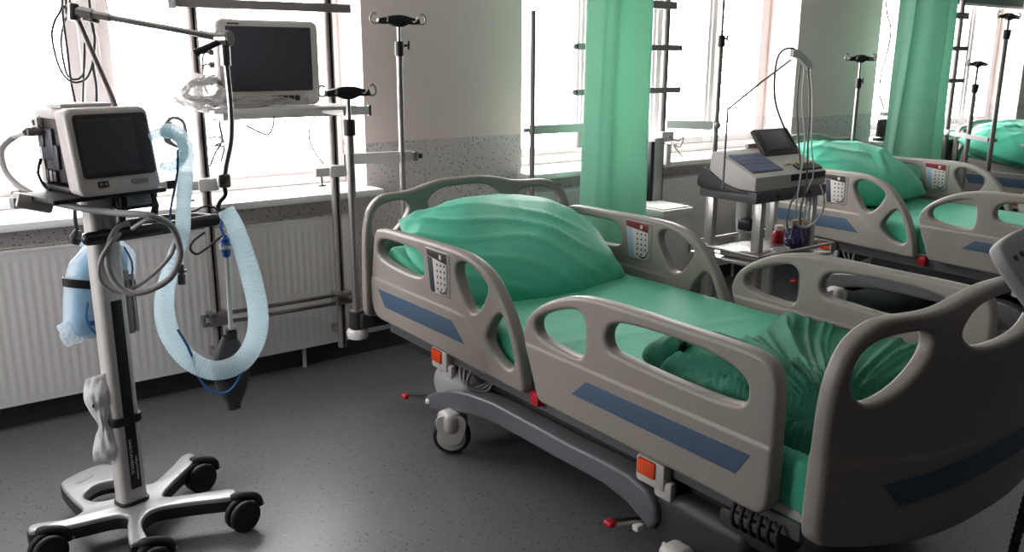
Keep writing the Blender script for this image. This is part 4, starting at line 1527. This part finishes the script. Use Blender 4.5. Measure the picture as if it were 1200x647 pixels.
t = thing('test_lung', 'blue filter, white tube and dark grey bag hanging inside the hose loop', 'test lung')
b = MB()
b.tube([(.812, 2.56, 1.045), (.800, 2.563, 1.01), (.806, 2.558, .985)], .0045, 'filter_blue', seg=8)
b.lathe([(.006, -.034), (.012, -.03), (.015, -.012), (.018, -.008), (.018, .004), (.013, .01), (.013, .024), (.007, .028), (.006, .036)], (.808, 2.556, .95), 'filter_blue', seg=22)
b.cyl((.808, 2.556, .943), (.808, 2.556, .954), .0185, 'plastic_white', seg=22)
b.build('filter', t, label='blue filter')
b = MB()
b.tube([(.810, 2.556, .92), (.809, 2.556, .86), (.811, 2.570, .78), (.816, 2.592, .70), (.818, 2.597, .675)], .0072, 'cable_white', seg=10)
b.build('tube', t, label='white tube')
b = MB()
b.cyl((.820, 2.606, .648), (.818, 2.598, .68), .017, 'rubber_black', seg=20, bev=.003)
b.build('neck', t)
b = MB()
b.grid(40, 30, lambda u, v: Vector((.812 + (.050 * math.sin(min(1, v * 1.0 + .06) * PI * .92) ** .7 + .004) * math.cos(u * 2 * PI) * (1 + .06 * math.sin(u * 12 + v * 5)), 2.612 + (.030 * math.sin(min(1, v + .06) * PI * .92) ** .7 + .003) * math.sin(u * 2 * PI), .655 - .245 * v)), 'bag_dark', closed_u=True)
b.build('bag', t, angle=80, label='dark grey bag')

t = thing('gas_hose', 'thick grey gas hose leaving the ventilator and coiled over the cart handle', 'hose')
b = MB()
pts = [CART + Mc @ Vector((-.15, .06, 1.293)), atc(18, 160, .12), atc(4, 172, .08), atc(2, 185, .05), atc(10, 206, .0), atc(35, 226, -.06), atc(75, 240, -.12), atc(130, 249, -.16), atc(165, 251, -.18), atc(185, 256, -.17), atc(200, 264, -.10), atc(208, 280, -.09), atc(211, 300, -.09), atc(200, 325, -.10), atc(175, 340, -.11), atc(150, 343, -.12), atc(132, 326, -.12), atc(126, 302, -.12), atc(130, 280, -.10), atc(138, 268, -.06), atc(150, 262, -.02)]
b.tube(pts, .0095, 'hose_grey', seg=14, step=.012)
b.build('outer_loop', t, angle=80)
b = MB()
b.tube([atc(150, 265, -.02), atc(130, 285, -.12), atc(118, 305, -.125), atc(118, 328, -.12), atc(132, 341, -.11), atc(152, 340, -.10), atc(175, 325, -.09), atc(195, 306, -.08), atc(204, 290, -.08), atc(205, 272, -.08), atc(190, 256, -.13), atc(172, 258, -.15), atc(155, 268, -.13)], .006, 'hose_grey', seg=12, step=.012)
b.build('inner_loop', t, angle=80)
b = MB()
c1, c2 = atc(212.5, 309, -.08), atc(213, 333, -.08)
b.cyl(c1, c1 * .5 + c2 * .5, .009, 'steel', seg=14)
b.cyl(c1 * .5 + c2 * .5, c2, .011, 'steel_dark', seg=14)
b.cyl(c1 * .7 + c2 * .3, c1 * .6 + c2 * .4, .014, 'steel_dark', seg=14)
b.build('end_fitting', t, label='metal end fitting')

# blue mask set in its wrapper behind the column
t = thing('mask_pouch', 'pale blue mask set in a clear wrapper strapped behind the cart column', 'mask pouch', CART)
Mp = Matrix.Translation((.016, .085, 0)) @ Matrix.Rotation(R(12), 4, 'Z')
b = MB()


def pouch(sc, yo, seedp):
    def fn(u, v):
        a = u * 2 * PI
        z = .965 - .315 * v
        w = (.078 + .018 * math.sin(v * PI)) * min(1, (v / .22)) ** .5 * min(1, (1 - v) / .10) ** .5
        dx = -.070 * v + .012
        k = 1 + .05 * noise.noise(Vector((math.cos(a) * 2, math.sin(a) * 2, v * 6 + seedp)))
        return Mp @ Vector((dx + (w * math.cos(a)) * sc * k, yo + .045 * sc * math.sin(a) * min(1, v / .08) ** .5 * min(1, (1 - v) / .08) ** .5 * k, z))
    return fn


b.grid(60, 44, pouch(.84, 0, 1), 'mask_blue', closed_u=True)
b.build('mask', t, angle=80)
b = MB()
b.grid(72, 60, pouch(1.12, 0, 4), 'film_blue', closed_u=True)
crumple(b, Mp @ Vector((-.125, .0, .685)), (.035, .03, .04), 'film_blue', 3, .3)
crumple(b, Mp @ Vector((-.01, -.0, .955)), (.05, .03, .03), 'film_blue', 7, .35)
b.build('wrapper', t, angle=30, label='crinkled clear wrapper')
b = MB()
b.tube([Mp @ Vector(p) for p in ((-.055, -.047, .80), (-.062, -.046, .86), (-.045, -.046, .92), (-.01, -.046, .935))], .0032, 'mask_line', seg=8)
b.tube([Mp @ Vector(p) for p in ((-.085, -.050, .78), (-.095, -.050, .73), (-.075, -.052, .68), (-.03, -.052, .66))], .0036, 'mask_line', seg=8)
b.tube([Mp @ Vector(p) for p in ((.045, -.042, .93), (.065, -.04, .88), (.06, -.042, .83), (.04, -.044, .80))], .0030, 'mask_line', seg=8)
b.box(Mp @ Vector((-.06, -.050, .712)), (.05, .004, .014), 'mask_line', bev=.001)
b.build('seam', t, label='dark blue seams')
b = MB()
b.grid(40, 4, lambda u, v: Mp @ Vector((-.022 + .108 * math.cos(u * 2 * PI), -.0 + .058 * math.sin(u * 2 * PI), .835 - .026 * v - .02 * math.cos(u * 2 * PI))), 'rubber_black', closed_u=True, thick=.004)
b.build('strap', t, label='black strap')

# white packet strapped low on the column
b = MB()
Mk = Matrix.Translation(CART + Vector((-.062, -.012, 0))) @ Matrix.Rotation(R(-28), 4, 'Z')


def pk(s):
    def fn(u, v):
        z = .545 - .275 * v
        w = .034 - .016 * math.exp(-((v - .55) / .10) ** 2) + .004 * math.sin(v * 9)
        x = (u - .5) * 2 * w - .006 * math.sin(v * 7)
        bulge = .017 * math.sin(u * PI) ** .8 * math.sin(v * PI) ** .4 * (1 - .55 * math.exp(-((v - .55) / .09) ** 2))
        return Mk @ Vector((x, s * bulge * (1 + .4 * noise.noise(Vector((u * 5, v * 8, s)))) + .004 * math.sin(v * 20), z + .02 * u * (1 - v)))
    return fn


b.grid(20, 50, pk(1), 'paper_white')
b.grid(20, 50, pk(-1), 'paper_white')
b.box(Mk @ Vector((-.012, -.022, .465)), (.006, .002, .01), 'label_dark')
bmesh.ops.remove_doubles(b.bm, verts=b.bm.verts[:], dist=1e-4)
tag(b.build('packet', angle=60), 'crumpled white packet held to the lower column by a black strap', 'packet')

# ------------------------------------------------------------------ ECG recorder on its trolley
EX0, EX1, EY0, EY1 = 3.185, 3.71, 2.50, 2.80
t = thing('instrument_trolley', 'pale metal instrument trolley between the two nearer beds', 'trolley', (3.45, 2.65, 0))
b = MB()
b.box((0, .01, .885), (.53, .34, .055), 'chassis_grey', bev=.01)
for x in (-.12, .12):
    b.cyl((x, -.164, .885), (x, -.168, .885), .010, 'label_dark', seg=14)
b.build('top_shelf', t)
b = MB()
b.prism([smooth2([(.17, .90), (.17, .985), (.13, .99), (.02, .935), (-.12, .905), (-.12, .90)])], -.271, -.258, 'chassis_dark', lambda a, z, d: (d, a, z), bev=.003)
b.build('side_bracket', t)
for x, y in ((-.235, .125), (.235, .125), (-.16, -.10), (.235, -.10)):
    b = MB()
    b.box((x, y, .50), (.036, .05, .76), 'trolley_metal', bev=.006)
    b.build('leg', t)
b = MB()
b.lathe([(.022, -.12), (.03, -.115), (.038, -.05), (.038, .10)], (-.06, .07, .79), 'plastic_white', seg=24)
b.box((-.12, -.02, .735), (.12, .07, .055), 'plastic_black', rot=R(10), bev=.01)
b.cyl((-.17, -.04, .665), (-.17, -.04, .70), .035, 'trolley_metal', seg=24, bev=.004)
b.build('lamp_arm', t)
b = MB()
b.box((0, 0, .575), (.56, .42, .015), 'trolley_metal', bev=.005)
b.box((0, 0, .585), (.44, .30, .006), 'steel', bev=.002)
for s in (-1, 1):
    b.tube([(s * .28, -.21, .625), (s * .28, .21, .625)], .008, 'steel', seg=10)
    b.tube([(-.28, s * .21, .625), (.28, s * .21, .625)], .008, 'steel', seg=10)
for x in (-.28, .28):
    for y in (-.21, .21):
        b.cyl((x, y, .575), (x, y, .625), .008, 'steel', seg=10)
b.build('middle_shelf', t)
b = MB()
b.box((0, 0, .20), (.56, .42, .02), 'trolley_metal', bev=.005)
b.build('lower_shelf', t)
for x in (-.24, .24):
    for y in (-.17, .17):
        b = MB()
        b.cyl((x, y, .09), (x, y, .19), .012, 'steel', seg=12)
        b.lathe([(.02, -.012), (.042, -.012), (.045, -.006), (.045, .006), (.042, .012), (.02, .012)], (x, y, .045), 'rubber_black', axis=(1, 0, 0), seg=24)
        b.box((x, y, .085), (.045, .03, .02), 'steel', bev=.004)
        b.build('castor', t)

t = thing('ecg_recorder', 'grey ECG recorder with a sloping keyboard and a tilted screen on the trolley', 'ECG recorder', (3.45, 2.50, .915))
fx = lambda a, z, d: (d, a, z)
b = MB()
b.prism([[(0, .0), (0, .062), (.02, .072), (.20, .150), (.255, .160), (.27, .15), (.28, 0)]], -.265, .262, 'bezel_grey', fx, bev=.006)
b.build('body', t)
sl = math.atan2(.078, .18)
b = MB()
b.box((-.135, .108, .1135), (.215, .165, .006), 'keypad_blue', rot=Matrix.Rotation(sl, 3, 'X'), bev=.002)
for r_ in range(5):
    b.box((-.135, .045 + r_ * .031, .0885 + r_ * .0134), (.20, .004, .005), 'label_blue', rot=Matrix.Rotation(sl, 3, 'X'))
b.build('keyboard', t)
b = MB()
rs = Matrix.Rotation(R(52), 3, 'X')
b.box((.125, .205, .185), (.27, .155, .022), 'label_dark', rot=rs, bev=.006)
b.box((.11, .198, .197), (.17, .11, .006), 'screen_black', rot=rs, bev=.002)
b.box((.125, .275, .13), (.26, .02, .10), 'bezel_grey', bev=.005)
b.build('screen', t)
b = MB()
b.box((.16, .035, .084), (.17, .05, .010), 'label_dark', rot=Matrix.Rotation(sl, 3, 'X'), bev=.002)
b.box((.12, -.001, .045), (.26, .004, .03), 'panel_dots', bev=.001)
for k in range(6):
    b.box((.03 + k * .03, .07, .098), (.016, .012, .006), 'yellow_plastic' if k % 2 else 'paper_white', rot=Matrix.Rotation(sl, 3, 'X'), bev=.001)
b.build('connector_panel', t)

t = thing('lead_arm', 'thin bent rod beside the ECG recorder, holding a white lead clip high', 'cable arm')
b = MB()
q = [at(850, 172, 2.6), at(851.5, 150, 2.6), at(853, 128, 2.6)]
b.tube([(q[0].x, 2.6, .93)] + q + [at(858, 124, 2.6), at(890, 98, 2.6), at(927, 70, 2.6)], .0048, 'steel_dark', seg=10, smooth=False)
b.build('rod', t)
b = MB()
c0, c1 = at(928, 62, 2.6), at(950, 80, 2.6)
b.bar([c0, at(936, 64, 2.6), at(943, 72, 2.6), c1], .02, .035, 'plastic_white', smooth=True)
b.build('clip', t, label='white clip')
for i, (pts, mm, r_, lb) in enumerate((
        ([at(940, 66, 2.6), at(930, 57, 2.6), at(916, 60, 2.6), at(909, 78, 2.6), at(908, 115, 2.6), at(917, 145, 2.6), at(928, 165, 2.6), at(934, 172, 2.62)], 'cable_black', .0045, 'black lead curving from the lead clip down to the ECG screen'),
        ([at(938, 76, 2.5), at(934, 120, 2.48), at(936, 165, 2.47), at(938, 215, 2.46), at(926, 240, 2.46), at(922, 262, 2.46), at(930, 285, 2.46)], 'cable_grey', .0042, 'leftmost grey lead hanging from the lead clip past the recorder front'),
        ([at(943, 78, 2.5), at(940, 120, 2.47), at(943, 165, 2.46), at(936, 220, 2.45), at(932, 250, 2.45), at(925, 280, 2.46)], 'cable_white', .004, 'pale lead hanging in the middle of the ECG lead bundle'),
        ([at(947, 80, 2.5), at(949, 120, 2.48), at(947, 165, 2.46), at(945, 215, 2.45), at(938, 250, 2.45), at(941, 285, 2.46)], 'cable_grey', .0042, 'grey lead hanging at the right of the ECG lead bundle'),
        ([at(950, 80, 2.5), at(952, 120, 2.49), at(951, 170, 2.47), at(953, 205, 2.46), at(940, 235, 2.45), at(935, 265, 2.45)], 'cable_white', .0036, 'rightmost pale lead of the ECG lead bundle'),
        ([at(961, 216, 2.47), at(966, 235, 2.45), at(962, 252, 2.45), at(950, 264, 2.45), at(938, 266, 2.45), at(930, 258, 2.45)], 'cable_white', .0045, 'pale lead drooping in a hook from the right end of the ECG recorder'))):
    tag(MB().tube(pts, r_, mm, seg=8, step=.02).build('ecg_lead', angle=80), lb, 'cable', 'ECG leads')

# things lying on the trolley shelf
b = MB()
crumple(b, (3.60, 2.56, .645), (.06, .05, .055), 'purple_plastic', 4.4, .25)
tag(b.build('electrode_pouch', angle=40), 'crumpled purple pouch on the trolley shelf under the hanging leads', 'pouch')
b = MB()
b.prism([[(-.045, .05), (.045, .05), (.0, -.02)]], -.01, .01, 'yellow_plastic', lambda a, z, d: (3.655 + a, 2.60 + d, .675 + z), bev=.003)
b.box((3.655, 2.60, .62), (.012, .014, .07), 'yellow_plastic', bev=.003)
tag(b.build('limb_clamp'), 'yellow limb electrode clamp standing behind the purple pouch', 'clamp')
b = MB()
b.lathe([(.030, 0), (.033, .004), (.033, .055), (.026, .065), (.020, .07)], (3.665, 2.71, .584), 'red_plastic', seg=24)
b.cyl((3.665, 2.71, .654), (3.665, 2.71, .678), .022, 'plastic_white', seg=20, bev=.002)
tag(b.build('gel_bottle'), 'red bottle with a white cap at the right end of the trolley shelf', 'bottle')
b = MB()
b.box((3.30, 2.60, .60), (.17, .22, .022), 'plastic_lightgrey', rot=R(12), bev=.005)
b.box((3.30, 2.60, .613), (.13, .17, .006), 'steel', rot=R(12), bev=.002)
tag(b.build('instrument_tray'), 'shiny shallow instrument tray on the trolley shelf', 'tray')
b = MB()
crumple(b, (3.44, 2.53, .60), (.05, .05, .022), 'clear_film', 6.1, .35)
tag(b.build('film_packet', angle=25), 'crinkled clear packet lying beside the shiny tray on the trolley', 'packet')

# ------------------------------------------------------------------ light
w = bpy.data.worlds.new('overcast')
SC.world = w
w.use_nodes = True
bg = w.node_tree.nodes['Background']
bg.inputs['Color'].default_value = (1.0, .985, .98, 1)
bg.inputs['Strength'].default_value = 12.0
for i, (x0, x1) in enumerate(OPEN):
    l = bpy.data.lights.new('window_portal', 'AREA')
    l.shape = 'RECTANGLE'
    l.size, l.size_y = x1 - x0, WT - .87
    l.cycles.is_portal = True
    o = bpy.data.objects.new('window_portal', l)
    COL.objects.link(o)
    o.location = ((x0 + x1) / 2, 4.31, (WT + .87) / 2)
    o.rotation_euler = (R(-90), 0, 0)
l = bpy.data.lights.new('window_portal', 'AREA')  # portal for the added left-hand window
l.shape = 'RECTANGLE'
l.size, l.size_y = WT - .835, LW1 - LW0
l.cycles.is_portal = True
o = bpy.data.objects.new('window_portal', l)
COL.objects.link(o)
o.location = (X0 - .21, (LW0 + LW1) / 2, (WT + .835) / 2)
o.rotation_euler = (0, R(-90), 0)
vs = SC.view_settings
vs.view_transform = 'Standard'
vs.look = 'None'
vs.gamma = 1
vs.use_curve_mapping = False
vs.exposure = 0.42
SC.cycles.max_bounces = 10
SC.cycles.diffuse_bounces = 6
SC.cycles.glossy_bounces = 4
SC.cycles.transparent_max_bounces = 12
SC.cycles.caustics_reflective = False
SC.cycles.caustics_refractive = False
SC.cycles.sample_clamp_indirect = 6
SC.cycles.use_denoising = True
